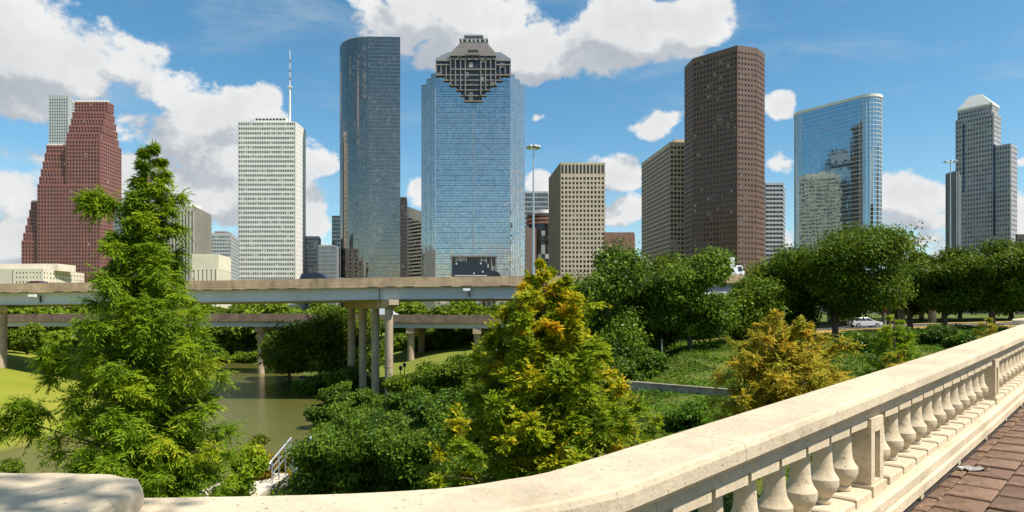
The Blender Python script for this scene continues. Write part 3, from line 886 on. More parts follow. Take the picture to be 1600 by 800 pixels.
# --- buildings between blue tower and beige tower
tower('pale_glass_block', 'pale grey glass block behind the tall light mast', [(X(815, 700), 700), (X(856, 700), 700), (X(858, 740), 740), (X(815, 740), 740)], Z(299, 700),
      [(14, 26, .12, .25, .2)], C['palegrey'], G['grey'])
rb = thing('round_brown_building', 'dark brown drum shaped building left of the beige tower', 'building', (X(846, 560), 572, GND))
cxr, cyr = X(850, 572), 575
zt = Z(334, 565)
MB().lathe([(14, 0), (14, zt-GND-9)], (cxr, cyr, GND), 32).build('drum_glass', G['bronze'], rb)
for k, (dz, h) in enumerate(((0, 2.2), (3.2, 2.4), (6.6, 2.4))):
    MB().lathe([(15.2, 0), (15.2, h)], (cxr, cyr, zt-9+dz), 32).build('drum_band', C['brick'] if k < 2 else C['darkbrown'], rb)
MB().lathe([(9, 0), (9, 4)], (cxr, cyr, zt-.1), 24).build('drum_top', C['roofwhite'], rb)
MB().box(X(822, 555), X(838, 555), 555, 566, GND, Z(356, 555)).build('side_wing', C['beige_dark'], rb)

# --- beige tower
d = 435.
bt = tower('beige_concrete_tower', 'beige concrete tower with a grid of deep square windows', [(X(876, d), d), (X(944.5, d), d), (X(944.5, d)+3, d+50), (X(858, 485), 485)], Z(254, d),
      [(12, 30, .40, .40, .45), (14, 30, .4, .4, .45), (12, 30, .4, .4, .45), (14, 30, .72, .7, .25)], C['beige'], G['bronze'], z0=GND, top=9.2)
lv = MB(); 
for i in range(12):
    w = (X(944.5, d)-X(876, d))/12; x = X(876, d) + w*i
    MB().box(x+w*.2, x+w*.8, d-.56, d-.3, Z(271, d), Z(257.5, d)).build('louvre', M['darkmetal'], bt)
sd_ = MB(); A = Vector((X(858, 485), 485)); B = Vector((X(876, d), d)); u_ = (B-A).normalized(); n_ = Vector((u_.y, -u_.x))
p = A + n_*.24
sd_.ob((p.x, p.y, GND), ((B-A).x*.985, (B-A).y*.985, 0), (n_.x*.12, n_.y*.12, 0), (0, 0, Z(254, d)-GND-.3)); sd_.build('shaded_side_panel', C['beige_dark'], bt)  # darker sheet: the shade of this left side is put into its colour

# --- low brick block right of the beige tower
tower('low_brick_block', 'low red brick block showing above the trees right of the beige tower', [(X(944, 360), 360), (X(990, 360), 360), (X(992, 380), 380), (X(946, 380), 380)], Z(363, 360),
      [(4, 6, .9, .9, .2)], C['brick'], G['bronze'])

# --- brown tower with cream piers
d = 590.
A, B = (X(1003, 673), 673), (X(1047, d), d)
C2 = (B[0]+46, d+4)
D2 = (C2[0]-6, d+84)
bc = tower('brown_cream_tower', 'brown tower with cream window grid half hidden by the dark brown tower', [B, C2, D2, A], Z(222, d),
      [(14, 37, .34, .44, .5), (22, 37, .34, .44, .5), (14, 37, .4, .4, .6), (24, 37, .6, .62, .35)], C['beige'], G['bronze'], top=3)
sd_ = MB(); A_, B_ = Vector(A), Vector(B); u_ = (B_-A_).normalized(); n_ = Vector((u_.y, -u_.x))
for j in range(37):
    z = GND + (Z(222, d)-3-GND)*(j+.15)/37; p = A_ + n_*.3
    sd_.ob((p.x, p.y, z), ((B_-A_).x, (B_-A_).y, 0), (n_.x*.12, n_.y*.12, 0), (0, 0, 2.6))
sd_.build('side_bands', C['brown'], bc)
MB().prism([(B[0]+6, d+8), (B[0]+40, d+10), (B[0]+36, d+40), (B[0]+4, d+40)], Z(222, d)-.5, Z(214, d)).build('penthouse', C['beige'], bc)

# --- dark brown octagonal tower
P8 = [(148, 555), (150, 536), (177, 510), (194, 515), (205, 527), (207, 550), (180, 580), (158, 574)]
ht = EYE + 416/F*510
db = tower('dark_brown_tower', 'tall dark brown faceted tower with rows of square windows', P8, ht,
      [(7, 50, .45, .62, .35), (13, 50, .45, .5, .3), (6, 50, .5, .6, .45), (6, 50, .45, .6, .45), (7, 50, .45, .6, .4), (13, 50, .45, .6, .4), (7, 50, .45, .6, .4), (7, 50, .45, .6, .4)], C['brown'], G['bronze'], top=3.5)
MB().prism(inset(P8, 6), ht-.5, ht+1.5).build('penthouse', C['darkbrown'], db)

# --- grey glazed tower behind it
tower('grey_banded_tower', 'slim grey banded tower between the dark brown tower and the curved glass tower', [(X(1196, 700), 700), (X(1223, 700), 700), (X(1226, 730), 730), (X(1200, 735), 735)], Z(286, 700),
      [(5, 30, .08, .5, .6)], C['palegrey'], G['grey'], top=1)

# --- curved glass tower
A = Vector((289.5, 648)); u_ = Vector((.6, -.8)); n_ = Vector((.8, .6)); LL = 56.
hw = 13.0
ct = thing('curved_glass_tower', 'curved aqua glass tower with thin white floor lines and a white roof rim', 'building', (315, 645, GND))
pl = []
def endcap(c, a0, a1, k=14):
    for i in range(k+1):
        a = a0 + (a1-a0)*i/k
        v = u_*math.cos(a) - n_*math.sin(a)
        pl.append((c.x + v.x*hw, c.y + v.y*hw))
pl.append((A.x, A.y))
endcap(A + n_*hw + u_*LL, math.pi/2, -math.pi/2)
endcap(A + n_*hw, -math.pi/2, -1.5*math.pi)
pl = pl[1:]
zt = 209.5
MB().prism(pl, GND, zt).build('glass_wall', G['aqua'], ct)
bd = MB(); nf = 50
for j in range(nf):
    z = GND + (zt-GND)*(j+.5)/nf
    m_ = len(pl); q = inset(pl, -.28)
    for i in range(m_):
        a, b_ = q[i], q[(i+1) % m_]; bd.quad((a[0], a[1], z), (b_[0], b_[1], z), (b_[0], b_[1], z+.55), (a[0], a[1], z+.55))
bd.build('floor_lines', C['bandwhite'], ct)
vm = MB()
for i in range(len(pl)):
    p = inset(pl, -.2)[i]; vm.box(p[0]-.16, p[0]+.16, p[1]-.16, p[1]+.16, GND, zt)
vm.build('mullions', C['bandwhite'], ct)
MB().prism(inset(pl, -.9), zt, zt+2.6).build('roof_rim', C['roofwhite'], ct)

# --- grey stepped tower with pyramid top
D0 = 584.
base = Vector((.685*D0, D0)); u_ = Vector((.6, -.8)); n_ = Vector((.8, .6))
sg = thing('grey_stepped_tower', 'grey granite tower with stepped setbacks and a white pyramid roof', 'building', (base.x+20, base.y, GND))
def blk(l0, l1, m0, m1, py, dd, z0=GND, nb=(8, 6), top=1.):
    ps = [base+u_*l0+n_*m0, base+u_*l1+n_*m0, base+u_*l1+n_*m1, base+u_*l0+n_*m1]
    z1 = Z(py, dd)
    poly = [tuple(p) for p in ps]
    MB().prism(poly, z0, z1-.3).build('window_wall', G['dark'], sg)
    f_ = MB(); nf = max(1, round((z1-z0)/4.1))
    for i in range(4): facade(f_, poly[i], poly[(i+1) % 4], z0, z1, nb[i % 2], nf, .5, .52, .5, None, top)
    f_.prism(inset(poly, .2), z1-.29, z1-.05)
    f_.build('facade_frame', C['towergrey'], sg)
    return z1
zA = blk(0, 28, 0, 18, 176, 561, nb=(13, 8))
zB = blk(28.6, 40, .3, 16.5, 224, 552, nb=(6, 8))
zC = blk(.8, 26, 2.5, 18.6, 163, 563, z0=zA-.1, nb=(12, 7))
ps = [base+u_*l+n_*m_ for l, m_ in ((.2, 1.8), (27, 1.8), (27, 19.2), (.2, 19.2))]
qs = [base+u_*l+n_*m_ for l, m_ in ((7.5, 8), (16.5, 8), (16.5, 13), (7.5, 13))]
MB().prism([tuple(p) for p in ps], zC+.1, zC+1.8).build('roof_eave', C['roofwhite'], sg)
MB().prism([tuple(p) for p in ps], zC+1.8, Z(141, 566), top=[tuple(q) for q in qs]).build('pyramid_roof', C['roofwhite'], sg)
for (l, m_, y0, y1) in ((5.4, -.55, 300, 192), (28.3, -.3, 372, 232)):
    p = base+u_*l+n_*m_; q = MB().ob((p.x, p.y, Z(y0, 575)), (u_.x*1.3, u_.y*1.3, 0), (n_.x*.6, n_.y*.6, 0), (0, 0, Z(y1, 575)-Z(y0, 575)))
    q.build('glass_slot', glass('deep_blue_slot_glass', (.02, .04, .09), .2, .1), sg)
tower('fluted_grey_block', 'fluted dark grey block tight to the left of the pyramid roofed tower', [(X(1479, 520), 520), (X(1496, 508), 508), (X(1500, 540), 540), (X(1484, 550), 550)], Z(268, 512),
      [(6, 1, .35, .02, .9), (4, 1, .4, .02, .7)], C['fins'], G['dark'], top=.4)
tower('dark_edge_block', 'dark roofed block at the right edge beyond the oaks', [(X(1588, 400), 400), (X(1640, 400), 400), (X(1640, 430), 430), (X(1590, 430), 430)], Z(366, 400),
      [(6, 8, .4, .5, .4)], C['darkbrown'], G['bronze'])

# --- high mast lights
def high_mast(px, dd, ytop, label, ybase, n=8, r=2.0, sc=1.):
    x = X(px, dd); zt = Z(ytop, dd); zb = gz(x, dd)
    t = thing('high_mast_light', label, 'light mast', (x, dd, zb), 'high mast lights')
    MB().tube([(x, dd, zb-.3), (x, dd, zt)], [.36*sc, .17*sc], 10).build('mast_pole', M['galv'], t)
    MB().tube([(x+r*.55*math.cos(a), dd+r*.55*math.sin(a), zt-.4) for a in np.linspace(0, 2*math.pi, 17)], .09, 6).build('light_ring', M['galv'], t)
    for k in range(n):
        a = 2*math.pi*k/n + .2
        c = (x+r*math.cos(a), dd+r*math.sin(a), zt-.2)
        h = MB().lathe([(.16, .5), (.5*sc, .28), (.62*sc, -.12), (.42*sc, -.2)], c, 10); h.build('floodlight', M['galv'], t)
        MB().tube([(x, dd, zt-.4), (c[0], c[1], zt-.1)], .06, 5).build('arm', M['galv'], t)
high_mast(833.5, 150, 229, 'tall galvanised light mast with a ring of floodlights right of the blue tower', 420, r=1.25)
high_mast(1485, 260, 252, 'far light mast with cluster of lamps at left of the pyramid roofed tower', 430, n=6, r=1.9)
# ------------------------------------------------------------------ the bridge we stand on: balustrade, coping, pavers
PHI, KAP, GRADE = .7755, .0020, .032
BP = [Vector((-6.0, 2.30)), Vector((-4, 2.33)), Vector((-2.6, 2.35)), Vector((-1.6, 2.365)), Vector((-1.11, 2.385)), Vector((-.71, 2.415)), Vector((-.45, 2.455)), Vector((-.25, 2.505)), Vector((-.08, 2.575)), Vector((.08, 2.67))]
def bal_path():
    pts = []
    C3 = smooth_path([Vector((p.x, p.y, 0)) for p in BP], .08)
    pts = [Vector((p.x, p.y)) for p in C3[:-1]]
    p = Vector((0.0, 2.56)); s = 0; ds = .02
    while s < 26:
        a = PHI + KAP*s
        p = p + Vector((math.cos(a), math.sin(a)))*ds; s += ds
        if s >= .14: pts.append(p.copy())
    return pts
_bp = bal_path()
i0 = min(range(len(_bp)), key=lambda i: (_bp[i]-Vector((.1, 2.657))).length)
_s = [0.0]
for a, c in zip(_bp[:-1], _bp[1:]): _s.append(_s[-1] + (c-a).length)
_s = np.array(_s); _s = _s - _s[i0] + .14
_bx = np.array([p.x for p in _bp]); _by = np.array([p.y for p in _bp])
def bpt(s, o=0.):
    "point on the balustrade line, o metres towards the walkway; and the tangent"
    e = .06
    p = Vector((np.interp(s, _s, _bx), np.interp(s, _s, _by)))
    t_ = Vector((np.interp(s+e, _s, _bx)-np.interp(s-e, _s, _bx), np.interp(s+e, _s, _by)-np.interp(s-e, _s, _by))).normalized()
    n_ = Vector((t_.y, -t_.x))
    return p + n_*o, t_, n_
def bz(s): return EYE - 1.62 + GRADE*max(s, -.2)       # walkway level
RH = 1.62 - .669                                        # rail top above the walkway
def bsweep(mb, prof, s0, s1, ds=.12):
    k = max(1, int(math.ceil((s1-s0)/ds))); b0 = len(mb.v); m_ = len(prof)
    for i in range(k+1):
        s = s0 + (s1-s0)*i/k; z = bz(s)
        for o, dz in prof:
            p, _, _ = bpt(s, o); mb.v.append((p.x, p.y, z+dz))
    for i in range(k):
        for q in range(m_):
            a, c = b0+i*m_+q, b0+i*m_+(q+1) % m_; mb.f.append((a, c, c+m_, a+m_))
    mb.f.append(tuple(b0+q for q in range(m_-1, -1, -1))); mb.f.append(tuple(b0+k*m_+q for q in range(m_)))
    return mb
bal = thing('stone_balustrade', 'long curving cream stone balustrade along the brick walkway', 'balustrade', (0, 2.6, bz(0)))
SP = .374; S0 = 3.45; PITCH = 13*SP
rail = [(.0, RH-.035), (.006, RH-.012), (.022, RH), (.36, RH), (.378, RH-.008), (.388, RH-.03), (.39, RH-.088), (.375, RH-.104), (.352, RH-.112), (.345, RH-.128), (.05, RH-.128), (.015, RH-.1)]
peds = [S0 + k*PITCH for k in range(-1, 4)]
cuts = [-1.16, S0-.05*0, S0+PITCH, S0+2*PITCH, S0+3*PITCH]
cuts = [-1.6, 1.2, 4.3, 7.4, 10.5, 13.6]
for a, c in zip(cuts[:-1], cuts[1:]):
    bsweep(MB(), rail, a+.002, c-.002, .1).build('coping_stone', M['stone'], bal)
bsweep(MB(), [(-.03, .03), (-.03, .17), (.02, .2), (.40, .2), (.425, .185), (.425, .125), (.415, .12), (.415, .108), (.445, .10), (.445, .03)], -1.6, 13.6, .15).build('plinth', M['stone'], bal)
bsweep(MB(), [(.0, -.02), (.0, .03), (.40, .03), (.40, -.02)], -1.6, 13.6, .3).build('plinth_bed', M['joint'], bal)
bsweep(MB(), [(.075, RH-.20), (.075, RH-.129), (.315, RH-.129), (.315, RH-.20)], -1.6, 13.6, .12).build('under_rail', M['stone'], bal)
s = -1.3
while s < 13.4:
    p, t_, n_ = bpt(s, .30)
    MB().ob((p.x, p.y, bz(s)-.01), (t_.x*.09, t_.y*.09, 0), (n_.x*.14, n_.y*.14, 0), (0, 0, .05)).build('foot_block', M['stone'], bal)
    s += 1.36
# balusters: turned shaft, square head and base blocks
prof = [(.052, .0), (.06, .01), (.06, .028), (.05, .036), (.058, .05), (.084, .075), (.099, .105), (.102, .118), (.102, .15), (.098, .155), (.085, .172), (.074, .19), (.066, .215), (.062, .25), (.059, .31), (.057, .345), (.058, .36), (.074, .366), (.076, .384), (.064, .39)]
me_b = MB().lathe(prof, (0, 0, 0), 20).mesh('baluster'); me_b.materials.append(M['stone'])
for p_ in me_b.polygons: p_.use_smooth = len(p_.vertices) == 4
me_b.set_sharp_from_angle(angle=math.radians(38))
def blockmesh(name, hx_, hy_, h, bev):
    mb = MB(); a, c = hx_, hy_
    lo = [(-a, -c), (a, -c), (a, c), (-a, c)]; hi = [(-a+bev, -c+bev), (a-bev, -c+bev), (a-bev, c-bev), (-a+bev, c-bev)]
    mb.prism(lo, 0, h-bev); mb.prism(lo, h-bev, h, top=hi, bottom=False)
    me = mb.mesh(name); me.materials.append(M['stone']); return me
me_base = blockmesh('base_block', .172, .15, .062, .012)
me_head = blockmesh('head_block', .168, .116, .05, .004)
def place(name, me, s, o, z, parent):
    p, t_, n_ = bpt(s, o)
    ob = link(name, me, parent)
    pl_ = parent_loc(parent)
    ob.location = (p.x-pl_.x, p.y-pl_.y, z-pl_.z)
    ob.rotation_euler = (0, 0, math.atan2(t_.y, t_.x))
    return ob
rng = random.Random(5)
for k in range(-12, 27):
    s = S0 + k*SP
    if s > 13.3 or s < -1.1 or k in (-13, 0, 13, 26): continue
    z = bz(s)
    place('base_block', me_base, s, .2, z+.2, bal)
    bb = place('baluster', me_b, s, .2, z+.262, bal); bb.rotation_euler[2] += rng.uniform(0, 6)
    bb.scale = (1, 1, (RH-.25-.262)/.39)
    place('head_block', me_head, s, .2, z+RH-.25, bal)
for s in (S0-.07, S0+PITCH):
    p, t_, n_ = bpt(s, .2); z = bz(s); h = RH-.13-.2
    pd = MB(); a = p - t_*.14 - n_*.145
    hgt = RH-.201-.2
    pd.ob((a.x, a.y, z+.2), t_.to_3d()*.28, n_.to_3d()*.25, (0, 0, hgt))
    ob = pd.build('pedestal', M['stone'], bal)
    fr = MB()
    for (u0, u1, v0, v1) in ((-.14, .14, 0, .10), (-.14, .14, hgt-.1, hgt), (-.14, -.06, .10, hgt-.1), (.06, .14, .10, hgt-.1)):
        q = p + t_*u0 + n_*.106
        fr.ob((q.x, q.y, z+.2+v0), t_.to_3d()*(u1-u0), n_.to_3d()*.035, (0, 0, v1-v0))
    fr.build('panel_frame', M['stone'], ob)
    cb = MB(); q = p - t_*.158 - n_*.15; cb.ob((q.x, q.y, z+.201), t_.to_3d()*.316, n_.to_3d()*.31, (0, 0, .075)); cb.build('pedestal_base', M['stone'], ob)
# left end: broad pedestal with a thick cap slab
def slab(mb, poly, z0, z1, bev):
    mb.prism(poly, z0, z1-bev); mb.prism(poly, z1-bev, z1, top=inset(poly, bev*1.3), bottom=False); return mb
zt = EYE - .575
cap = [(-4.2, 1.72), (-1.205, 1.72), (-1.19, 2.02), (-1.22, 2.16), (-1.29, 2.27), (-1.42, 2.335), (-1.62, 2.36), (-4.2, 2.36)]
er = random.Random(4); fine = []
for a, c in zip(cap, cap[1:] + cap[:1]):
    k = max(1, int((Vector(c)-Vector(a)).length/.05))
    fine += [tuple(Vector(a).lerp(Vector(c), i/k)) for i in range(k)]
sm = MB(); rings = []
cc = Vector((-2.2, 2.05))
for dz, inn, jit in ((-.105, .028, .014), (-.085, .004, .012), (-.06, .0, .010), (-.03, .004, .008), (-.01, .018, .006), (.0, .045, .004)):
    ring = []
    for (px_, py_) in fine:
        v = Vector((px_, py_)); w = Vector((-.6 if px_ > -1.5 else 0, -1 if py_ > 2.05 else 1)).normalized() if px_ > -4.1 else Vector((0, 0))
        q = v + w*(inn + er.uniform(0, jit)*2)
        ring.append((q.x, q.y, zt + dz + (er.uniform(-.004, .004) if dz < -.005 else 0)))
    rings.append(ring)
m_ = len(fine)
for rg in rings: sm.v += rg
for i in range(len(rings)-1):
    for k in range(m_): sm.f.append((i*m_+k, i*m_+(k+1) % m_, (i+1)*m_+(k+1) % m_, (i+1)*m_+k))
sm.f.append(tuple(range((len(rings)-1)*m_, len(rings)*m_))); sm.f.append(tuple(range(m_-1, -1, -1)))
sm.build('cap_slab', M['stone'], bal)
MB().prism([(-4.1, 1.8), (-1.36, 1.8), (-1.36, 2.28), (-4.1, 2.28)], bz(0)-.02, zt-.106).build('end_pedestal', M['stone'], bal)
# right end: taller rounded cap
s = 13.9; p, t_, n_ = bpt(s, .2); z = bz(s)
pts = [p - t_*.3 - n_*.33, p - t_*.3 + n_*.33, p + t_*1.6 + n_*.33, p + t_*1.6 - n_*.33]
slab(MB(), [tuple(q) for q in pts], z+RH-.03, z+RH+.09, .03).build('cap_slab', M['stone'], bal)
pts = [p - t_*.2 - n_*.24, p - t_*.2 + n_*.24, p + t_*1.5 + n_*.24, p + t_*1.5 - n_*.24]
MB().prism([tuple(q) for q in pts], z-.02, z+RH-.031).build('end_pedestal', M['stone'], bal)

# walkway
wk = bsweep(MB(), [(-.12, -.95), (-.12, -.021), (6.5, -.021), (6.5, -.95)], -4.5, 24, .5).build('walkway', M['joint'])
tag(wk, kind='structure')
me_p = {}
def paver_mesh(key, lx, ly):
    mb = MB(); a, c = lx/2, ly/2; bev = .008
    lo = [(-a, -c), (a, -c), (a, c), (-a, c)]; hi = [(-a+bev, -c+bev), (a-bev, -c+bev), (a-bev, c-bev), (-a+bev, c-bev)]
    mb.prism(lo, -.02, .0-bev, bottom=False); mb.prism(lo, -bev, 0, top=hi, bottom=False)
    me = mb.mesh('paver'); me.materials.append(M['paver']); return me
mp_a = paver_mesh('a', .392, .3); mp_b = paver_mesh('b', .392, .088)
cnt = 0
for j in range(0, 9):
    if j == 0: o, me = .499, mp_b
    else: o, me = .545 + .155 + (j-1)*.31, mp_a
    for i in range(0, 46):
        s = 2.4 + i*.4 + (.2 if j % 2 else .03) + rng.uniform(-.004, .004)
        p, t_, n_ = bpt(s, o)
        u = CX + F*p.x/p.y if p.y > .1 else 9999
        v = HZ + F*(EYE-bz(s))/p.y if p.y > .1 else 9999
        if u > 1680 or v > 900 or s > 16: continue
        ob = link('paver', me, wk)
        ob.location = (p.x, p.y, bz(s) + rng.uniform(-.003, .003))
        ob.rotation_euler = (rng.uniform(-.004, .004), -GRADE*0 + rng.uniform(-.004, .004), math.atan2(t_.y, t_.x) + rng.uniform(-.004, .004))
        cnt += 1
# crumpled clear plastic scrap at the foot of the plinth
lt = MB(); p, t_, n_ = bpt(5.35, .56); z = bz(5.35)
for i in range(6):
    for j in range(4):
        pass
gx = [[(p.x + (i/6-.5)*.24 + rng.uniform(-.02, .02), p.y + (j/4-.5)*.1 + rng.uniform(-.02, .02), z + .006 + rng.uniform(0, .03)) for j in range(5)] for i in range(7)]
for i in range(6):
    for j in range(4): lt.quad(gx[i][j], gx[i+1][j], gx[i+1][j+1], gx[i][j+1])
pm = mat('crumpled_clear_plastic', (.34, .31, .27), .25, .3, 9)
tag(lt.build('plastic_scrap', pm), 'crumpled pale plastic scrap lying on the pavers at the plinth', 'litter')

# dry leaves blown against the plinth and into the joints
fl_ = MB(); lr = random.Random(12)
for i in range(150):
    s = lr.uniform(3.6, 9.5); o = .47 + abs(lr.gauss(0, .12)) if lr.random() < .7 else lr.uniform(.5, 2.2)
    p, t_, n_ = bpt(s, o); z = bz(s) + .004; a = lr.uniform(0, 6.28); L_ = lr.uniform(.012, .03)
    u_ = Vector((math.cos(a), math.sin(a), lr.uniform(-.1, .35)))*L_; w_ = Vector((-math.sin(a), math.cos(a), lr.uniform(-.1, .3)))*L_*.45
    c_ = Vector((p.x, p.y, z + .003))
    fl_.quad(c_-u_, c_+w_, c_+u_, c_-w_)
tag(fl_.build('fallen_leaves', mat('dry_leaf', (.26, .17, .07), .9, .4, 9)), 'small dry leaves scattered on the brick walkway', 'leaves', kind='stuff')

# ------------------------------------------------------------------ paths, walls, rails near the water
pz = draped('bank_path', [(9, 66), (17, 69.5), (28, 72), (40, 76)], 3.0, M['path'], .04); tag(pz, kind='structure')
pz = draped('park_path', [(-9.5, 78), (-9.0, 84), (-8.4, 92), (-6, 100), (-2.5, 108)], 1.9, M['path'], .04); tag(pz, kind='structure')
rd = draped('street', [(10, 104), (30, 97), (60, 94.5), (110, 98)], 8.0, M['asphalt'], .05, 1.5); tag(rd, kind='structure')
rd = draped('kerb', [(10, 99.8), (30, 92.8), (60, 90.3), (110, 93.8)], .35, M['path'], .13, 1.5); tag(rd, kind='structure')
# low retaining wall
w0, w1, w2 = Vector((6.0, 52.0)), Vector((14.8, 44.4)), Vector((24, 38.5))
rw = thing('retaining_wall', 'low grey concrete retaining wall below the ivy slope', 'wall', (14.8, 44.4, gz(14.8, 44.4)))
for a, c in ((w0, w1), (w1, w2)):
    k = 4
    for i in range(k):
        p0, p1 = a.lerp(c, i/k), a.lerp(c, (i+1)/k-.003)
        u_ = (p1-p0); n_ = Vector((u_.y, -u_.x)).normalized()
        zt = 5.6
        MB().ob((p0.x, p0.y, 4.2), u_.to_3d(), n_.to_3d()*-.32, (0, 0, zt-4.2)).build('wall_panel', M['wallconc'], rw)
        q = p0 + n_*.06
        MB().ob((q.x, q.y, zt), u_.to_3d(), n_.to_3d()*-.44, (0, 0, .09)).build('wall_coping', M['wallconc'], rw)
# concrete landing with pipe railing
lz = 2.35
ld = MB().prism([(-15.2, 29.5), (-11.9, 29.0), (-11.9, 34.6), (-14.5, 35.2)], .5, lz).build('landing', M['path']); tag(ld, kind='structure')
hr = thing('pipe_railing', 'galvanised steel pipe railing beside the waterside landing', 'railing', (-12.4, 33, lz))
A0 = Vector((X(421, 32.5), 32.5, lz)); A1 = Vector((X(455, 34.5), 34.5, lz+.9))
for s_ in (0, 1):
    o = Vector((1.0, .2, 0))*s_*1.0
    a, c = A0+o, A1+o
    hgt = Vector((0, 0, 1.05))
    MB().tube([a+Vector((0, 0, .72)), a+Vector((0, 0, .98)), a+hgt+(c-a)*.06, c+hgt], .045, 8).build('top_rail', M['galv'], hr)
    for k in (.33, .66): MB().tube([a.lerp(c, .12)+hgt*k, c+hgt*k], .03, 6).build('mid_rail', M['galv'], hr)
    for q in (.12, .42, .72, 1.0): MB().tube([a.lerp(c, q)-Vector((0, 0, .6)), a.lerp(c, q)+hgt], .035, 6).build('post', M['galv'], hr)

# small posts, lamps and signs
def lamp_post(px, dd, h, label):
    x = X(px, dd); z = gz(x, dd)
    t = thing('path_lamp', label, 'lamp post', (x, dd, z), 'lamps along the park path')
    MB().tube([(x, dd, z-.1), (x, dd, z+h)], [.07, .05], 8).build('lamp_pole', M['darkmetal'], t)
    MB().lathe([(.09, 0), (.2, .1), (.22, .38), (.27, .42), (.06, .6)], (x, dd, z+h), 10).build('lamp_head', M['darkmetal'], t)
lamp_post(626, 84, 2.6, 'dark path lamp just right of the front overpass pier')
lamp_post(632, 88, 2.4, 'second dark path lamp from the pier, farther along the path')
x = X(1034, 56); z = gz(x, 56)
pp = thing('slope_post', 'thin pale post standing in the ivy above the retaining wall', 'post', (x, 56, z))
MB().tube([(x, 56, z-.2), (x, 56, z+2.6)], .05, 8).build('post_tube', M['galv'], pp)
MB().box(x-.09, x+.09, 55.9, 55.95, z+2.3, z+2.6).build('post_plate', M['darkmetal'], pp)
x = X(1383, 88); z = gz(x, 88)
sp = thing('street_sign_post', 'red and white banded pole beside the parked silver car', 'pole', (x, 88, z))
MB().tube([(x, 88, z-.2), (x, 88, z+5.2)], .14, 10).build('pole_tube', M['galv'], sp)
MB().lathe([(.17, 0), (.17, 1.3)], (x, 88, z+2.2), 10).build('red_band', mat('red_band_paint', (.5, .06, .03), .5), sp)
MB().lathe([(.17, 0), (.17, 1.1)], (x, 88, z+3.6), 10).build('white_band', M['lampwhite'], sp)

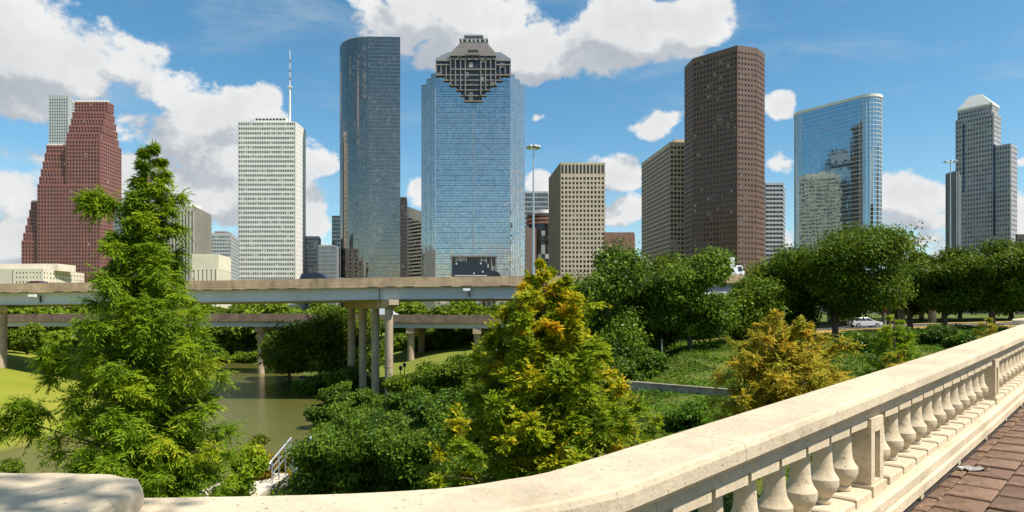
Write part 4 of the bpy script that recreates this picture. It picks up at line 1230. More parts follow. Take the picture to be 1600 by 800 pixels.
# ------------------------------------------------------------------ vehicles (length along +x)
V_ = {}
V_['glass'] = glass('car_window_glass', (.02, .024, .028), 0, .05, (9, 9, 9), 0, 0)
V_['tyre'] = mat('tyre_rubber', (.02, .02, .02), .9, .1)
V_['rim'] = mat('wheel_rim', (.5, .5, .5), .35, .05, metallic=.8)
V_['lamp'] = mat('headlamp_lens', (.75, .75, .72), .15, .03)
V_['tail'] = mat('tail_lamp_lens', (.4, .02, .02), .2, .03)
def paint(name, col): 
    m = mat(name, col, .25, .03, .5); m.node_tree.nodes['Principled BSDF'].inputs['Coat Weight'].default_value = .6; return m
def vehicle(name, label, loc, rot, body, cabin, width, wheels, wr, pm, pitch=0., extra=None):
    """body and cabin: side outlines (x, z); cabin narrows towards the roof"""
    t = thing(name, label, 'truck' if 'truck' in name else 'car', loc)
    t.rotation_euler = (0, pitch, rot)
    hw_ = width/2
    def ext(pts, w0, w1, zlo, zhi):
        mb = MB(); m_ = len(pts)
        for s_ in (-1, 1):
            for x_, z_ in pts:
                k = (z_-zlo)/max(zhi-zlo, .01); mb.v.append((x_, s_*(w0+(w1-w0)*k), z_))
        mb.f.append(tuple(range(m_-1, -1, -1)) if False else tuple(range(m_))); mb.f.append(tuple(range(2*m_-1, m_-1, -1)))
        for i in range(m_): mb.f.append((i+m_, (i+1) % m_+m_, (i+1) % m_, i))
        return mb
    def put(mb, nm, m_, sm=False):
        me = mb.mesh(nm, (0, 0, 0), sm); me.materials.append(m_); return link(nm, me, t)
    zs = [q[1] for q in body]
    bo = put(ext(body, hw_, hw_-.04, min(zs), max(zs)), 'body', pm)
    bv = bo.modifiers.new('bevel', 'BEVEL'); bv.width = .05; bv.segments = 2; bv.limit_method = 'ANGLE'
    if cabin:
        zc = [q[1] for q in cabin]; 
        cb = put(ext(cabin, hw_-.05, hw_-.24, min(zc), max(zc)), 'cabin', pm)
        bv = cb.modifiers.new('bevel', 'BEVEL'); bv.width = .05; bv.segments = 2; bv.limit_method = 'ANGLE'
        cx_ = sum(q[0] for q in cabin)/len(cabin); z0, z1 = min(zc), max(zc)
        xs = sorted(cabin, key=lambda q: q[1])
        bl, br = min(q[0] for q in cabin if q[1] < z0+.05), max(q[0] for q in cabin if q[1] < z0+.05)
        tl, tr = min(q[0] for q in cabin if q[1] > z1-.05), max(q[0] for q in cabin if q[1] > z1-.05)
        za, zb = z0+.06, z1-.11
        def at(zq, fr_):
            k = (zq-z0)/(z1-z0); l = bl+(tl-bl)*k+.12; r_ = br+(tr-br)*k-.12; return l+(r_-l)*fr_
        for s_ in (-1, 1):
            for f0, f1 in ((0, .3), (.33, .63), (.66, 1.0)):
                def pt(zq, fr_):
                    k = (zq-z0)/(z1-z0); return (at(zq, fr_), s_*((hw_-.05)+(-.19)*k+.012), zq)
                w = MB().quad(pt(za, f0), pt(za, f1), pt(zb, f1), pt(zb, f0)); put(w, 'side_window', V_['glass'])
        for side in (0, 1):
            def fp(zq, y_):
                k = (zq-z0)/(z1-z0); xx = (br+(tr-br)*k+.015) if side else (bl+(tl-bl)*k-.015)
                return (xx, y_*((hw_-.16)-.19*k), zq)
            w = MB().quad(fp(za, -1), fp(za, 1), fp(zb, 1), fp(zb, -1)); put(w, 'windscreen' if side else 'rear_window', V_['glass'])
    for wx in wheels:
        for s_ in (-1, 1):
            y0 = s_*(hw_-.2); y1 = s_*(hw_+.01)
            wh = put(MB().tube([(wx, y0, wr), (wx, y1, wr)], wr, 18), 'wheel', V_['tyre'])
            me = MB().tube([(wx, y1, wr), (wx, y1+s_*.012, wr)], wr*.62, 14).mesh('rim'); me.materials.append(V_['rim']); link('rim', me, wh)
    x0, x1 = min(q[0] for q in body), max(q[0] for q in body)
    zl = .62 if wr < .4 else .95
    for s_ in (-1, 1):
        put(MB().box(x1-.1, x1+.015, s_*hw_*.72-.14, s_*hw_*.72+.14, zl, zl+.16), 'headlight', V_['lamp'])
        put(MB().box(x0-.015, x0+.08, s_*hw_*.78-.09, s_*hw_*.78+.09, zl+.1, zl+.34), 'tail_light', V_['tail'])
    for nm, mb, m_ in (extra or []): put(mb, nm, m_)
    return t
def on_overpass(px, off):
    x = X(px, 79+off); y, z = ovp(x); return (x, y+off, z-.918)
# silver hatchback on the street
vehicle('parked_car', 'silver hatchback parked on the street under the oaks', (X(1351, 94), 94, gz(X(1351, 94), 94)+.055), 0,
        [(-2.15, .35), (-2.2, .75), (-2.1, .92), (1.1, .95), (2.0, .78), (2.18, .6), (2.15, .3), (1.75, .25), (-1.8, .25)], [(-2.05, .9), (-1.45, 1.42), (.1, 1.45), (1.15, .92)], 1.75, (-1.35, 1.35), .32, paint('silver_paint', (.62, .63, .64)))
suv = [(-2.4, .5), (-2.45, 1.0), (-2.3, 1.12), (1.0, 1.14), (2.2, 1.02), (2.42, .8), (2.4, .45), (-2.0, .38)]
vehicle('dark_suv', 'dark blue sport utility car driving on the overpass', on_overpass(503, 5), .0, suv, [(-2.35, 1.08), (-2.1, 1.82), (.35, 1.84), (1.15, 1.1)], 1.95, (-1.45, 1.5), .38, paint('dark_blue_paint', (.012, .018, .04)))
low = [(-2.2, .35), (-2.25, .8), (-2.1, .9), (1.0, .93), (2.0, .8), (2.2, .6), (2.15, .3)]
vehicle('silver_sedan', 'low silver sedan just ahead of the dark sport utility car on the overpass', on_overpass(540, 8.5), .0, low, [(-1.7, .9), (-.9, 1.38), (.2, 1.4), (1.1, .9)], 1.75, (-1.35, 1.35), .32, paint('grey_paint', (.3, .31, .32)))
vehicle('red_car', 'dark red car on the overpass at the far left', on_overpass(55, 5), .0, low, [(-1.7, .9), (-.9, 1.42), (.2, 1.45), (1.1, .9)], 1.75, (-1.35, 1.35), .32, paint('dark_red_paint', (.16, .012, .02)))
# black service truck
bk = paint('black_truck_paint', (.010, .011, .018))
ex = []
for xx, zz in ((-2.3, 2.75), (.75, 2.78), (-.1, 1.55), (1.0, 1.75)):
    ex.append(('marker_light', MB().box(xx-.09, xx+.09, -1.2, -1.13, zz-.09, zz+.09), V_['lamp']))
ex.append(('side_strip', MB().box(-2.5, 1.55, -1.19, -1.13, 1.22, 1.32), V_['lamp']))
ex.append(('rear_ladder', MB().box(-2.92, -2.86, -.9, -.8, .7, 2.5), M['galv']))
for k in range(6): ex.append(('ladder_rung', MB().box(-2.91, -2.87, -.8, -.5, .8+k*.3, .86+k*.3), M['galv']))
ex.append(('roof_rack', MB().tube([(.7, -.8, 2.98), (.95, -.8, 3.22), (1.5, -.8, 3.2)], .04, 6), M['galv']))
ex.append(('wing_mirror', MB().box(1.62, 1.72, -1.28, -1.12, 2.25, 2.68), V_['lamp']))
vehicle('black_service_truck', 'black box bodied service truck with bonnet on the overpass before the blue tower', on_overpass(744, 5.5), .0,
        [(-2.85, .6), (-2.85, 3.0), (.95, 3.0), (.97, 2.95), (1.45, 2.85), (2.1, 1.95), (2.8, 1.8), (3.15, 1.55), (3.25, 1.0), (3.2, .55), (2.9, .5), (-2.5, .5)], None, 2.3, (-1.7, 2.35), .48, bk, extra=ex)
# white box truck
wp = paint('white_truck_paint', (.8, .8, .79))
ex = [('cargo_box', MB().box(-4.0, 2.0, -1.25, 1.25, 1.0, 3.9), wp), ('side_window', MB().quad((2.75, -1.18, 1.95), (3.55, -1.18, 1.95), (3.35, -1.14, 2.6), (2.75, -1.14, 2.6)), V_['glass']),
      ('windscreen', MB().quad((3.95, -1.0, 1.9), (3.95, 1.0, 1.9), (3.62, 1.0, 2.65), (3.62, -1.0, 2.65)), V_['glass'])]
vehicle('white_box_truck', 'white box truck on the overpass half hidden by trees', on_overpass(1148, 10), .35,
        [(-3.9, .55), (-3.9, .95), (2.1, .98), (2.12, 2.75), (3.5, 2.75), (3.95, 1.8), (4.1, 1.0), (4.05, .5)], None, 2.3, (-2.4, 3.1), .48, wp, extra=ex)
# white trailer on the lower bridge
vehicle('white_van_truck', 'long white delivery truck crossing the low bridge behind the piers', (X(602, 117), 117, 9.3), .0,
        [(-2.4, .6), (-2.4, 2.3), (1.0, 2.3), (1.6, 1.5), (2.3, 1.3), (2.4, .5)], None, 2.0, (-1.5, 1.6), .4, wp)
# ------------------------------------------------------------------ vegetation
def leafmat(name, stops, transl=.35, rough=.5):
    m = bpy.data.materials.new(name); m.use_nodes = True
    nt = m.node_tree; nt.nodes.clear()
    at = nd(nt, 'ShaderNodeAttribute', attribute_name='tint')
    cr = nd(nt, 'ShaderNodeValToRGB')
    e = cr.color_ramp.elements
    e[0].position, e[0].color = stops[0][0], (*stops[0][1], 1)
    e[1].position, e[1].color = stops[-1][0], (*stops[-1][1], 1)
    for p, c in stops[1:-1]:
        q = e.new(p); q.color = (*c, 1)
    lk(nt, at.outputs['Fac'], cr.inputs[0])
    b = nd(nt, 'ShaderNodeBsdfPrincipled'); b.inputs['Roughness'].default_value = rough; b.inputs['Specular IOR Level'].default_value = .12
    lk(nt, cr.outputs[0], b.inputs['Base Color'])
    tr = nd(nt, 'ShaderNodeBsdfTranslucent')
    hs_ = nd(nt, 'ShaderNodeHueSaturation'); hs_.inputs['Hue'].default_value = .487; hs_.inputs['Value'].default_value = 1.5; lk(nt, cr.outputs[0], hs_.inputs['Color'])
    lk(nt, hs_.outputs[0], tr.inputs[0])
    mx = nd(nt, 'ShaderNodeMixShader'); mx.inputs[0].default_value = transl
    lk(nt, b.outputs[0], mx.inputs[1]); lk(nt, tr.outputs[0], mx.inputs[2])
    o = nd(nt, 'ShaderNodeOutputMaterial'); lk(nt, mx.outputs[0], o.inputs[0])
    return m
LM = {}
LM['cyp'] = leafmat('cypress_needles', [(0, (.055, .11, .006)), (.45, (.155, .25, .010)), (.8, (.29, .38, .014)), (1, (.40, .38, .015))], .36)
LM['ash'] = leafmat('lance_leaves', [(0, (.06, .11, .006)), (.45, (.19, .27, .010)), (.7, (.34, .37, .012)), (.88, (.56, .44, .014)), (1, (.58, .36, .012))], .36)
LM['gold'] = leafmat('golden_needles', [(0, (.15, .18, .015)), (.35, (.34, .32, .022)), (.7, (.52, .38, .03)), (1, (.54, .30, .03))], .32)
LM['dark'] = leafmat('dark_oval_leaves', [(0, (.03, .062, .006)), (.5, (.085, .155, .012)), (1, (.19, .27, .02))], .25, .42)
LM['oak'] = leafmat('oak_leaves', [(0, (.03, .058, .004)), (.5, (.09, .145, .008)), (1, (.22, .27, .014))], .25)
LM['mid'] = leafmat('mid_green_leaves', [(0, (.04, .075, .005)), (.5, (.11, .17, .009)), (1, (.23, .29, .014))], .28)
LM['shrub'] = leafmat('shrub_leaves', [(0, (.03, .06, .008)), (.5, (.10, .14, .012)), (.8, (.25, .21, .015)), (1, (.42, .20, .02))], .28)
LM['ivy'] = leafmat('ivy_leaves', [(0, (.03, .07, .006)), (.5, (.085, .165, .010)), (1, (.16, .26, .014))], .25)

def leaves(P, D, N, L_, W_, tint, name, m, fold=.0):
    """rhombic leaves: base points P, directions D, normals N"""
    n = len(P)
    D = D/np.maximum(np.linalg.norm(D, axis=1, keepdims=True), 1e-6)
    S = np.cross(D, N); S /= np.maximum(np.linalg.norm(S, axis=1, keepdims=True), 1e-6)
    L_ = np.broadcast_to(L_, (n,))[:, None]; W_ = np.broadcast_to(W_, (n,))[:, None]
    Vv = np.stack([P, P + D*L_*.45 + S*W_*.5, P + D*L_, P + D*L_*.45 - S*W_*.5], 1).reshape(-1, 3)
    Ff = np.arange(4*n).reshape(n, 4)
    me = mesh_np(name, Vv, Ff)
    a = me.attributes.new('tint', 'FLOAT', 'POINT')
    a.data.foreach_set('value', np.repeat(tint, 4).astype(np.float32))
    me.materials.append(m)
    return me
def rdir(r, n):
    v = r.normal(size=(n, 3)); return v/np.linalg.norm(v, axis=1, keepdims=True)

def conifer(name, label, x, y, z0, H, prof, lm, seed, n_tuft, per, L=.2, Wd=.03, droop=.55, tr=.14, tip=None, base_t=.1, bend=0., group=None, cat='tree', tuft=.34, extra=(), tm=.42):
    """feathery tree: prof is a list of (height, half width); tufts of thin drooping leaves at the branch ends"""
    r = np.random.default_rng(seed)
    t = thing(name, label, cat, (x, y, z0), group)
    hs_ = np.array([p[0] for p in prof]); ws = np.array([p[1] for p in prof])
    # trunk
    k = 10; tp = []
    for i in range(k+1):
        f = i/k; tp.append((bend*math.sin(f*3.)+.05*math.sin(f*9+seed), .05*math.cos(f*7+seed), f*H*.955))
    wood = MB().tube(tp, [tr*(1-.88*i/k)+.012 for i in range(k+1)], 8)
    def trunk_at(h): 
        f = h/(H*.97); return np.array([bend*math.sin(f*3.)+.05*math.sin(f*9+seed), .05*math.cos(f*7+seed), h])
    C_, R_, OUT = [], [], []
    ga = 0
    # branch heights weighted by crown width so that the outline fills evenly
    hh = np.linspace(max(hs_[0], H*base_t), H*.985, 400); w = np.interp(hh, hs_, ws) + .3
    cum = np.cumsum(w); cum /= cum[-1]
    nb_ = n_tuft//3
    for i in range(nb_):
        h = np.interp((i+r.random())/nb_, cum, hh)
        ga += 2.39996 + r.uniform(-.4, .4)
        R0 = np.interp(h, hs_, ws)*r.uniform(.55, 1.12)
        up = r.uniform(-.05, .4)*R0
        st = trunk_at(max(.3, h - R0*.45))
        end = trunk_at(h)*[1, 1, 0] + np.array([math.cos(ga)*R0, math.sin(ga)*R0, h + up*.15])
        mid = (st+end)/2 + np.array([0, 0, .12*R0])
        wood.tube([tuple(st), tuple(mid), tuple(end)], [tr*.28*(1-.75*h/H)+.008, tr*.16*(1-.7*h/H)+.006, .005], 5, caps=False)
        nn_ = 3 if R0 > .5 else 2
        for j in range(nn_):
            f = 1 - j*.3 - r.uniform(0, .12)
            c = st*(1-f)**2 + 2*mid*f*(1-f) + end*f*f
            c = c + r.normal(size=3)*.10*min(1, R0)
            C_.append(c); R_.append(tuft*r.uniform(.65, 1.25)*min(1.15, .5+R0*.35)*min(1, .35+(H-h)*.45)); OUT.append((math.cos(ga), math.sin(ga), .1))
    for (ex, ey, ez, er) in extra:
        st = trunk_at(max(.5, ez-1.2)); end = np.array([ex, ey, ez])
        wood.tube([tuple(st), tuple((st+end)/2+[0, 0, .1]), tuple(end)], [.05, .03, .012], 6, caps=False)
        for j in range(14):
            C_.append(end + r.normal(size=3)*er*.45); R_.append(tuft*r.uniform(.6, 1.0)); OUT.append((*(end[:2]/max(.1, np.linalg.norm(end[:2]))), .1))
    wood.v = [(v[0]+x, v[1]+y, v[2]+z0) for v in wood.v]
    wood.build('trunk', M['bark'], t, smooth=True)
    C_ = np.array(C_); R_ = np.array(R_); OUT = np.array(OUT)
    # each tuft: short twigs fanning out, leaflets in two ranks along every twig
    ntw = max(6, per//14)
    T = len(C_); idx = np.repeat(np.arange(T), ntw)
    tw = rdir(r, len(idx)); tw = tw*.75 + OUT[idx]*.55; tw[:, 2] = tw[:, 2]*.75 - droop*.35
    tw /= np.linalg.norm(tw, axis=1, keepdims=True)
    tl = R_[idx]*r.uniform(.6, 1.5, len(idx))
    npl = 14
    k_ = np.repeat(np.arange(len(idx)), npl)
    f = np.tile((np.arange(npl)+.5)/npl, len(idx))
    base = C_[idx][k_] + tw[k_]*(tl[k_]*f)[:, None]
    base[:, 2] -= droop*.5*tl[k_]*f**2
    side = np.cross(tw[k_], np.array([0, 0, 1.])) ; side /= np.maximum(np.linalg.norm(side, axis=1, keepdims=True), 1e-3)
    sg_ = np.where(np.arange(len(k_)) % 2 == 0, 1., -1.)[:, None]
    D = tw[k_]*.75 + side*sg_*.75 + np.array([0, 0, -droop*.7]) + r.normal(size=(len(k_), 3))*.28
    N = np.array([0, 0, 1.])*.9 + OUT[idx][k_]*.35 + r.normal(size=(len(k_), 3))*.5
    Ls = L*r.uniform(.6, 1.3, len(k_))*(1-.35*f)
    tint = r.normal(tm, .15, T)[idx][k_] + r.normal(0, .10, len(k_)) + .12*(f-.4)
    if tip is not None:
        zr = (base[:, 2]-hs_[0])/(H-hs_[0]); tint = tint + tip*np.clip((zr-.35)/.55, 0, 1)*r.normal(1, .35, T)[idx][k_]
    me = leaves(base + [0, 0, 0], D, N, Ls, Wd*r.uniform(.7, 1.3, len(k_)), np.clip(tint, 0, 1), 'crown', lm)
    link('crown', me, t)
    return t

def crown_mesh(seed, R, Hc, n_cl, per, L, lm, rc=.30, tmean=.42, body=.74, lobe=1.):
    """leaf clumps on boughs inside an uneven ellipsoid of half sizes R, R, Hc"""
    r = np.random.default_rng(seed)
    ga = 2.39996
    cs = []
    lob = rdir(r, 9); lob[:, 2] = lob[:, 2]*.6 + .1; la = r.uniform(.05, .34, 9)
    for i in range(n_cl):
        z = 1 - 2*((i*0.618034+r.random()*.1) % 1); a = i*ga + r.uniform(-.3, .3)
        q = math.sqrt(max(0, 1-z*z)); v = np.array([q*math.cos(a), q*math.sin(a), z])
        amp = body + lobe*max(0, max((lob @ v - .5)/.5*la))
        if z < 0:      # fuller skirt below the middle
            v = v*np.array([1, 1, 1.1])/max(.45, q)**.2
        f = r.uniform(.35, 1.0)**.5
        if i % 9 == 4: f *= .35      # some clumps deep inside
        cs.append(v*f*amp)
    for i in range(n_cl//3):      # boughs hanging through the lower middle
        a = r.uniform(0, 6.28); q = math.sqrt(r.random())*.8
        cs.append(np.array([q*math.cos(a), q*math.sin(a), -r.uniform(.15, .95)*math.sqrt(max(.05, 1-q*q*.9))]))
    n_cl = len(cs)
    cs = np.array(cs)
    c = cs*[R, R, Hc]
    rr = rc*R*r.uniform(.5, 1.2, n_cl)
    idx = np.repeat(np.arange(n_cl), (per*(rr/(rc*R))**2).astype(int)+8)
    n = len(idx)
    d = rdir(r, n); d[:, 2] = d[:, 2]*.9 + .12
    ln = r.random(n)**.45
    ln *= 1 + .35*np.sin(d[:, 0]*7+idx)*np.sin(d[:, 1]*6+idx*2)*np.sin(d[:, 2]*5+1)
    P = c[idx] + d*(rr[idx]*ln)[:, None]*[1, 1, .8]
    N = d*.6 + np.array([0, 0, .5]) + r.normal(size=(n, 3))*.55
    D = np.cross(N, rdir(r, n)) + np.array([0, 0, -.35])
    tint = r.normal(tmean, .16, n_cl)[idx] + r.normal(0, .18, n)
    Ls = L*r.uniform(.6, 1.35, n)
    me = leaves(P, D, N, Ls, Ls*.55, np.clip(tint, 0, 1), 'crown', lm)
    return me, c, rr
def broad(name, label, x, y, H, R, seed, lm, base=None, trunk=.28, crown_frac=.62, n_cl=55, per=330, L=.32, rc=.32, group=None, cat='tree', bark='bark', tmean=.42, lean=0., body=.74, lobe=1.):
    z0 = gz(x, y) if base is None else base
    t = thing(name, label, cat, (x, y, z0), group)
    Hc = H*crown_frac/2; zc = H - Hc
    if cat != 'tree': zc = H*.44; Hc = H*.52
    me, c, rr = crown_mesh(seed, R, Hc, n_cl, per, L, lm, rc, tmean=tmean, body=body, lobe=lobe)
    cr = link('crown', me, t, (lean, 0, zc))
    r = random.Random(seed)
    wood = MB()
    top = Vector((lean*.6, 0, zc - Hc*.35))
    wood.tube([(0, 0, -.4), (0, 0, .3), (lean*.2+.1*r.uniform(-1, 1), .1*r.uniform(-1, 1), top.z*.55), tuple(top)], [trunk*1.35, trunk, trunk*.85, trunk*.6], 9)
    for k in range(0, len(c), max(1, len(c)//16)):
        e = Vector((c[k][0]+lean, c[k][1], c[k][2]+zc))
        st = Vector((lean*.4*r.random(), 0, top.z*r.uniform(.65, 1.0)))
        wood.tube([tuple(st), tuple(st.lerp(e, .5)+Vector((0, 0, -.06*R))), tuple(e)], [trunk*.34, trunk*.2, trunk*.05], 6, caps=False)
    wood.v = [(v[0]+x, v[1]+y, v[2]+z0) for v in wood.v]
    wood.build('trunk', M[bark], t, smooth=True)
    return t
def copy_tree(t, x, y, label, scale, rot, zs=1., base=None):
    z0 = gz(x, y) if base is None else base
    c = t.copy(); COL.objects.link(c)
    c.location = (x, y, z0-.1); c.rotation_euler = (0, 0, rot); c.scale = (scale, scale, scale*zs)
    c['label'] = label
    for ch in t.children:
        q = ch.copy(); COL.objects.link(q); q.parent = c
    return c

# --- tall cypress at the left, near the water
zb = gz(-8.9, 16.)
def pr(items, d_, zb_): return [(Z(yy, d_)-zb_, hw_*d_/F) for yy, hw_ in items]
prof = pr([(790, 100), (740, 118), (690, 120), (640, 112), (590, 100), (540, 95), (490, 84), (450, 70), (400, 56), (350, 44), (318, 36), (290, 32), (262, 26), (240, 10), (214, 0)], 16., zb)
ctall = conifer('bald_cypress', 'tall feathery green cypress in front of the red tower at left', X(230, 16), 16., zb, Z(206, 16.)-zb, prof, LM['cyp'], 11, 500, 390, L=.19, Wd=.030, tuft=.41, tr=.15,
        tip=-.05, base_t=.2, tm=.47, extra=[(X(178, 16)-X(232, 16), -.4, Z(318, 16)-zb, .3), (X(60, 16)-X(232, 16), -.4, Z(655, 16)-zb, .42), (X(95, 16)-X(232, 16), .2, Z(560, 16)-zb, .5)])
# --- lance-leaved tree in the middle
zb = gz(1.0, 20)
prof = pr([(790, 165), (740, 185), (690, 185), (640, 165), (590, 130), (550, 110), (510, 90), (480, 72), (450, 48), (425, 20), (400, 2)], 20., zb)
conifer('lance_leaved_tree', 'green broad based tree with golden top in front of the overpass', X(848, 20), 20., zb, Z(398, 20.)-zb, prof, LM['ash'], 5, 560, 300, L=.21, Wd=.06, droop=.15, tuft=.36, tr=.12, tip=.20, base_t=.12, tm=.47)
# --- golden cypress at the right
zb = gz(8.4, 20)
prof = pr([(690, 60), (650, 88), (610, 98), (570, 94), (530, 78), (505, 50), (484, 8)], 20., zb)
conifer('golden_cypress', 'bushy golden yellow cypress behind the balustrade at right', X(1222, 20), 20., zb, Z(482, 20.)-zb, prof, LM['gold'], 8, 330, 230, L=.17, Wd=.038, droop=.3, tuft=.36, tr=.08, base_t=.2)
zb = gz(16, 28)
prof = pr([(620, 40), (580, 46), (550, 42), (525, 28), (505, 14), (490, 3)], 28., zb)
conifer('young_cypress', 'small yellow green cypress right of the golden cypress', X(1398, 28), 28., zb, Z(488, 28.)-zb, prof, LM['cyp'], 9, 130, 130, L=.2, Wd=.04, droop=.3, tuft=.4, tr=.07, base_t=.2, tip=.2)
zb = gz(15.5, 26)
prof = pr([(620, 22), (590, 24), (560, 18), (543, 3)], 26., zb)
conifer('small_orange_cypress', 'short orange tinted cypress at the foot of the small yellow green cypress', X(1392, 26), 25.5, zb, Z(543, 26.)-zb, prof, LM['gold'], 19, 70, 110, L=.17, Wd=.035, droop=.3, tuft=.32, tr=.05, base_t=.2)
zb = gz(24, 32)
prof = pr([(580, 20), (545, 22), (520, 16), (494, 2)], 32., zb)
conifer('far_orange_cypress', 'small orange cypress by the far end of the balustrade', X(1541, 32), 32., zb, Z(492, 32.)-zb, prof, LM['gold'], 29, 70, 110, L=.2, Wd=.045, droop=.3, tuft=.38, tr=.06, base_t=.2)
prof = pr([(640, 30), (600, 34), (570, 26), (545, 4)], 24., 4.9)
conifer('rust_tinted_cypress', 'low rusty green cypress just right of the small orange one', X(1440, 27), 27., gz(X(1440, 27), 27), 3.6, [(0.4, .7), (1.6, .9), (2.7, .6), (3.6, .05)], LM['shrub'], 39, 80, 110, L=.2, Wd=.04, droop=.3, tuft=.36, tr=.05, base_t=.1)

# --- glossy dark small trees by the landing
for i, (px, dd, yt, hw_, lab) in enumerate(((530, 32, 638, 60, 'round dark green small tree right of the pipe railing'), (590, 31, 628, 62, 'middle dark green small tree behind the stone rail'), (668, 30, 640, 62, 'dark green small tree tight left of the golden topped tree'))):
    x = X(px, dd); z0 = gz(x, dd); H = Z(yt, dd)-z0
    broad('glossy_tree', lab, x, dd, H, hw_*dd/F*1.2, 60+i, LM['dark'], trunk=.07, crown_frac=.96, n_cl=110, per=330, L=.17, rc=.33, group='small glossy trees by the landing', tmean=.45)
# --- trees on the right bank
sp2 = [(935, 60, 368, 78, .10, 'tall dark tree behind the golden topped tree, left of the beige tower base', 'dark'),
       (1020, 66, 392, 62, .0, 'broad dark tree in front of the low brick block', 'oak'),
       (1078, 63, 384, 60, .0, 'broad dark tree below the brown and cream tower', 'dark'),
       (1155, 68, 430, 52, 0, 'dark tree below the dark brown tower hiding the white truck', 'mid')]
for i, (px, dd, yt, hw_, ln_, lab, lm) in enumerate(sp2):
    x = X(px, dd); z0 = gz(x, dd); H = Z(yt, dd)-z0
    broad('bank_tree', lab, x, dd, H, hw_*dd/F*1.2, 80+i, LM[lm], trunk=.26, crown_frac=1.04 if i == 0 else .9, n_cl=130, per=400, L=.32, rc=.33, group='trees on the right bank', tmean=(.5, .42, .58, .46)[i])
sp3 = [(1305, 74, 357, 112, 'widest live oak in front of the curved glass tower', .74),
       (1422, 84, 394, 36, 'small live oak between the two large groups of oaks', .72),
       (1232, 80, 392, 46, 'live oak at the right foot of the dark brown tower', 1.0),
       (1388, 101, 402, 34, 'live oak set back behind the widest oak', .7),
       (1475, 80, 392, 52, 'live oak below the fluted grey block', .72),
       (1550, 78, 378, 60, 'large live oak below the pyramid roofed tower', .72),
       (1625, 76, 372, 60, 'live oak cut off by the right edge of the view', .72)]
for i, (px, dd, yt, hw_, lab, cf) in enumerate(sp3):
    x = X(px, dd); z0 = gz(x, dd); H = Z(yt, dd)-z0
    broad('live_oak', lab, x, dd, H, hw_*dd/F*1.12, 431+i*3, LM['oak'], trunk=.36, crown_frac=cf, n_cl=230 if i == 0 else 120, per=400, L=.32, rc=.25 if i == 0 else .33, group='live oaks along the street', body=.9, lobe=.3, tmean=(.46, .38, .5, .4, .42, .52, .45)[i])
# --- trees and shrubs around the piers
sp4 = [(500, 101, 478, 76, 'large dark tree leaning over the water left of the piers', .9, 'mid', 7),
       (560, 103, 482, 52, 'dark tree directly behind the overpass piers', .88, 'mid', 8),
       (452, 106, 498, 42, 'smaller waterside tree at the left of the large leaning tree', .9, 'mid', 9)]
for i, (px, dd, yt, hw_, lab, cf, lm, sd) in enumerate(sp4):
    x = X(px, dd); z0 = max(gz(x, dd), .2); H = Z(yt, dd)-z0
    broad('waterside_tree', lab, x, dd, H, hw_*dd/F*1.05, 120+i, LM['oak'], base=z0, trunk=.22, crown_frac=cf, n_cl=80, per=300, L=.42, rc=.32, group='trees along the water', tmean=.45)
sp5 = [(655, 70, 566, 48, 'leafy shrub mass right of the front pier', 'mid'), (705, 66, 548, 52, 'taller leafy shrub left of the golden topped tree', 'mid'), (640, 62, 606, 40, 'low shrub at the foot of the front pier', 'dark'), (560, 72, 606, 36, 'low shrub left of the pier feet', 'dark'), (520, 62, 628, 34, 'low waterside shrub before the pier feet', 'dark'), (545, 88, 570, 44, 'shaded shrub under the leaning tree', 'dark'), (490, 88, 585, 30, 'shaded shrub hanging over the water below the leaning tree', 'dark'),
       (744, 74, 528, 40, 'shrub behind the golden topped tree under the low bridge', 'mid'), (690, 52, 612, 50, 'low wide shrub below the pier, before the golden topped tree', 'dark'), (530, 76, 592, 30, 'shaded shrub at the water edge left of the piers', 'dark'),
       (1335, 62, 522, 34, 'dark shrub on the slope below the widest oak', 'dark'), (1395, 64, 516, 36, 'dark shrub on the slope behind the small yellow green cypress', 'dark'), (1455, 66, 512, 36, 'dark shrub on the slope right of the small yellow green cypress', 'dark'), (1515, 62, 514, 34, 'dark shrub on the slope behind the far orange cypress', 'dark'),
       (1010, 56, 545, 36, 'shaded shrub behind the thin pale post', 'dark'), (960, 54, 560, 40, 'shaded shrub at the left end of the retaining wall', 'dark'), (790, 62, 540, 40, 'shrub hidden behind the trunk of the golden topped tree', 'mid')]
for i, (px, dd, yt, hw_, lab, lm) in enumerate(sp5):
    x = X(px, dd); z0 = gz(x, dd); H = max(1.2, Z(yt, dd)-z0)
    broad('leafy_shrub', lab, x, dd, H, hw_*dd/F, 140+i, LM[lm], trunk=.06, crown_frac=.97, n_cl=55, per=260, L=.3, rc=.34, group='shrubs around the piers and on the slope', cat='shrub', tmean=.42)
sp6 = [(378, 27, 672, 52, 'bright green shrub at the right foot of the tall cypress', 'cyp', .62), (415, 34, 692, 26, 'orange tinted shrub beside the landing', 'shrub', .85), (395, 40, 668, 34, 'rusty green shrub at the water edge above the landing', 'shrub', .6), (440, 38, 700, 18, 'small rusty shrub behind the pipe railing', 'shrub', .8),
       (8, 40, 712, 40, 'dark shrub at the far left behind the cap slab', 'mid', .4), (150, 34, 708, 60, 'low dark shrub below the tall cypress', 'mid', .4),
       (1010, 26, 655, 46, 'olive shrub right of the golden topped tree', 'mid', .5), (1075, 34, 625, 36, 'low olive shrub before the retaining wall', 'ivy', .4)]
for i, (px, dd, yt, hw_, lab, lm, tm) in enumerate(sp6):
    x = X(px, dd); z0 = max(gz(x, dd), .0); H = max(.9, Z(yt, dd)-z0)
    broad('waterside_shrub', lab, x, dd, H, hw_*dd/F, 160+i, LM[lm], base=z0, trunk=.05, crown_frac=.97, n_cl=50, per=260, L=.17, rc=.34, group='shrubs on the near banks', cat='shrub', tmean=tm)
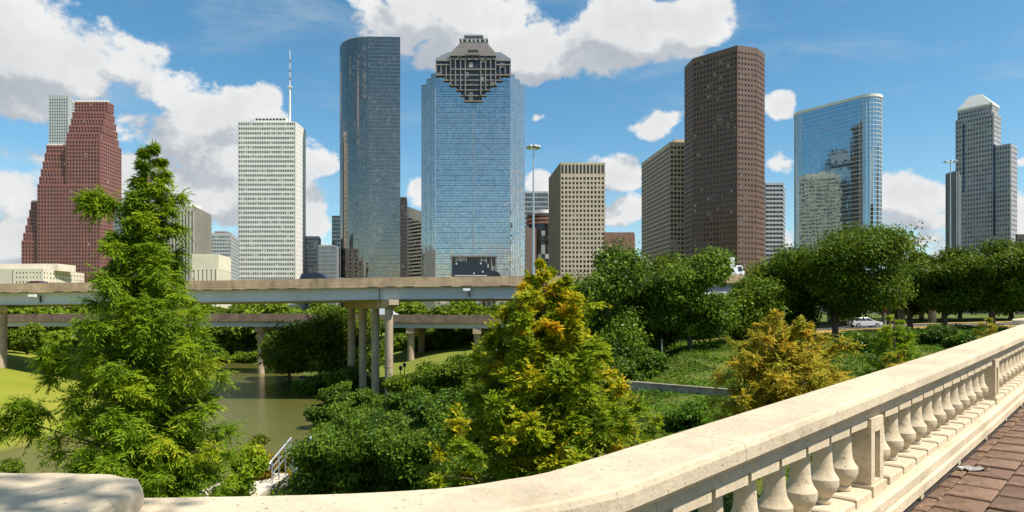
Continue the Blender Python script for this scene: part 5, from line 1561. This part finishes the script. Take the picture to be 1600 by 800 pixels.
# --- background trees
bg0 = broad('background_tree', 'small tree under the overpass at the far left', X(42, 108), 108, Z(506, 108)-gz(X(42, 108), 108), 3.2, 200, LM['mid'], trunk=.2, crown_frac=.8, n_cl=50, per=260, L=.45, rc=.34, group='trees beyond the overpass', tmean=.5)
H0 = Z(506, 108)-gz(X(42, 108), 108)
spots = [(105, 150, 478, 'tree behind the tall cypress beyond the low bridge'), (160, 165, 474, 'second tree from the left beyond the low bridge'), (225, 150, 476, 'third tree from the left beyond the low bridge'), (290, 170, 476, 'fourth tree from the left beyond the low bridge'),
         (360, 155, 478, 'dark tree beyond the low bridge below the white tower'), (405, 165, 474, 'tree beyond the low bridge right of the white tower corner'), (450, 150, 476, 'tree beyond the low bridge at its gap in the skyline'),
         (540, 150, 474, 'tree beyond the low bridge straight behind the piers'), (610, 150, 472, 'tree right of the piers beyond the low bridge'), (655, 135, 474, 'dark tree right of the piers over the low bridge'), (700, 132, 470, 'next dark tree to the right over the low bridge'), (745, 135, 470, 'dark tree over the low bridge beside the golden topped tree'),
         (790, 140, 466, 'dark tree hidden behind the golden topped tree'), (840, 130, 462, 'tree behind the crown of the golden topped tree'), (890, 125, 455, 'tree between golden topped tree and bank trees'),
         (1180, 135, 440, 'distant tree left of the widest oak'), (1240, 140, 450, 'distant tree behind the widest oak, left'), (1400, 140, 440, 'distant tree in the gap between the oaks'), (1440, 130, 430, 'distant tree right of the oak gap'), (1500, 140, 430, 'distant tree below the pyramid roofed tower'), (1580, 140, 430, 'distant tree at the right edge'),
         (640, 190, 470, 'far tree above the low bridge, right of the piers'), (500, 190, 470, 'far tree above the low bridge, left of the piers'), (330, 200, 472, 'far tree above the low bridge below the grey grid office'), (60, 180, 474, 'far tree above the low bridge at left'), (10, 170, 472, 'far tree at the left edge beyond the low bridge')]
rr_ = random.Random(3)
for (px, dd, yt, lab) in spots:
    x = X(px, dd); H = Z(yt, dd)-gz(x, dd); s_ = max(.4, H/H0)
    copy_tree(bg0, x, dd, lab, s_*rr_.uniform(1.1, 1.3), rr_.uniform(0, 6.28), .85)
sh0 = broad('bank_bush', 'round bush on the far bank where the bayou bends', X(400, 140), 140, 2.6, 2.6, 230, LM['mid'], base=max(.1, gz(X(400, 140), 140)), trunk=.08, crown_frac=.97, n_cl=40, per=170, L=.45, rc=.36, group='bushes on the far bank', cat='bush', tmean=.45)
for i, (px, dd, s_) in enumerate(((345, 139, 1.0), (372, 142, .9), (425, 136, 1.0), (447, 126, 1.1), (462, 117, 1.1), (315, 140, 1.1), (665, 124, 1.6), (705, 122, 1.7), (745, 124, 1.7), (785, 122, 1.8), (620, 128, 1.3))):
    ob = copy_tree(sh0, X(px, dd), dd, ['bush on the far bank left of the bend', 'second bush on the far bank', 'bush on the far bank right of the bend', 'bush at the right shore past the low bridge', 'bush on the right shore under the low bridge', 'bush on the far bank half behind the cypress', 'dark bush right of the path under the low bridge', 'second dark bush right of the path under the low bridge', 'third dark bush right of the path under the low bridge', 'dark bush behind the golden topped tree under the low bridge', 'bush at the far end of the lawn behind the piers'][i], s_, i*1.3, 1., base=max(.1, gz(X(px, dd), dd)))

# --- ivy and ground cover on the right slope, grass on the banks
def carpet(name, label, cat, n, area, L, lm, seed, upr=.5, tm=.45):
    r = np.random.default_rng(seed)
    p = r.uniform(size=(n*2, 2))
    x = area[0] + (area[1]-area[0])*p[:, 0]; y = area[2] + (area[3]-area[2])*p[:, 1]
    sd = river(x, y)
    k = (sd > hwid(y)+1.2)
    k &= ~((np.abs(y - (67 + (x-12)*.31)) < 1.9) & (x > 8) & (x < 41))
    k &= (r.random(len(x)) < np.clip(.55 + .6*wob(x, y, 1.1), .15, 1))
    x, y = x[k][:n], y[k][:n]
    z = ground(x, y) + r.random(len(x))**2*.45*np.clip(.5+.7*wob(x, y, .7), .1, 1.2)
    P = np.stack([x, y, z], 1)
    N = np.array([0, 0, 1.]) + r.normal(size=(len(x), 3))*.45
    D = r.normal(size=(len(x), 3)); D[:, 2] *= upr; D[:, 2] += upr*.4
    Ls = L*r.uniform(.6, 1.4, len(x))
    me = leaves(P, D, N, Ls, Ls*.6, np.clip(r.normal(tm, .2, len(x)) + .25*wob(x, y, .5), 0, 1), name, lm)
    tag(link(name, me), label, cat, kind='stuff')
carpet('ivy_cover', 'dense green ivy and ground cover on the right slope', 'ivy', 190000, (-6, 62, 26, 84), .21, LM['ivy'], 301)
carpet('bank_undergrowth', 'dark undergrowth on the near right bank', 'undergrowth', 60000, (-16, 24, 8, 40), .14, LM['mid'], 302, 1.0)

carpet('pier_undergrowth', 'low dark undergrowth along the right shore around the piers', 'undergrowth', 70000, (-34, 8, 40, 96), .26, LM['dark'], 303, .8)

# a tree across the bridge whose branch hangs over the walkway and shades the left cap slab
r = np.random.default_rng(77)
ax = Vector((-1.55, 2.0, zt if False else EYE-.575))
q = ax + sun_dir*9.0
ot = thing('overhanging_tree', 'tree standing beside the walkway outside the view, its branch overhead', 'tree', (9.5, -6.0, 8.6))
wood = MB().tube([(9.5, -6, 8.3), (9.4, -5.9, 13), (8.9, -5.6, 16.5)], [.3, .25, .16], 9)
wood.tube([(8.9, -5.6, 16.5), (6, -3, 18.0), (q.x+.8, q.y-.4, q.z+.1), (q.x-.6, q.y+.2, q.z)], [.12, .09, .035, .015], 7)
wood.build('trunk', M['bark'], ot, smooth=True)
cl = [q + Vector((r.normal()*.5, r.normal()*.18, r.normal()*.25)) for _ in range(7)] + [Vector((8.9, -5.6, 17.5)) + Vector(r.normal(size=3))*1.2 for _ in range(30)]
idx = np.repeat(np.arange(len(cl)), [45]*7 + [260]*30)
Pq = np.array([tuple(c) for c in cl])[idx] + r.normal(size=(len(idx), 3))*np.where(idx < 7, .13, .5)[:, None]
Nn = np.array([0, 0, 1.]) + r.normal(size=(len(idx), 3))*.6
me = leaves(Pq - np.array([9.5, -6, 8.6]), r.normal(size=(len(idx), 3)), Nn, .12*r.uniform(.7, 1.3, len(idx)), .06, np.clip(r.normal(.5, .2, len(idx)), 0, 1), 'crown', LM['mid'])
link('crown', me, ot)
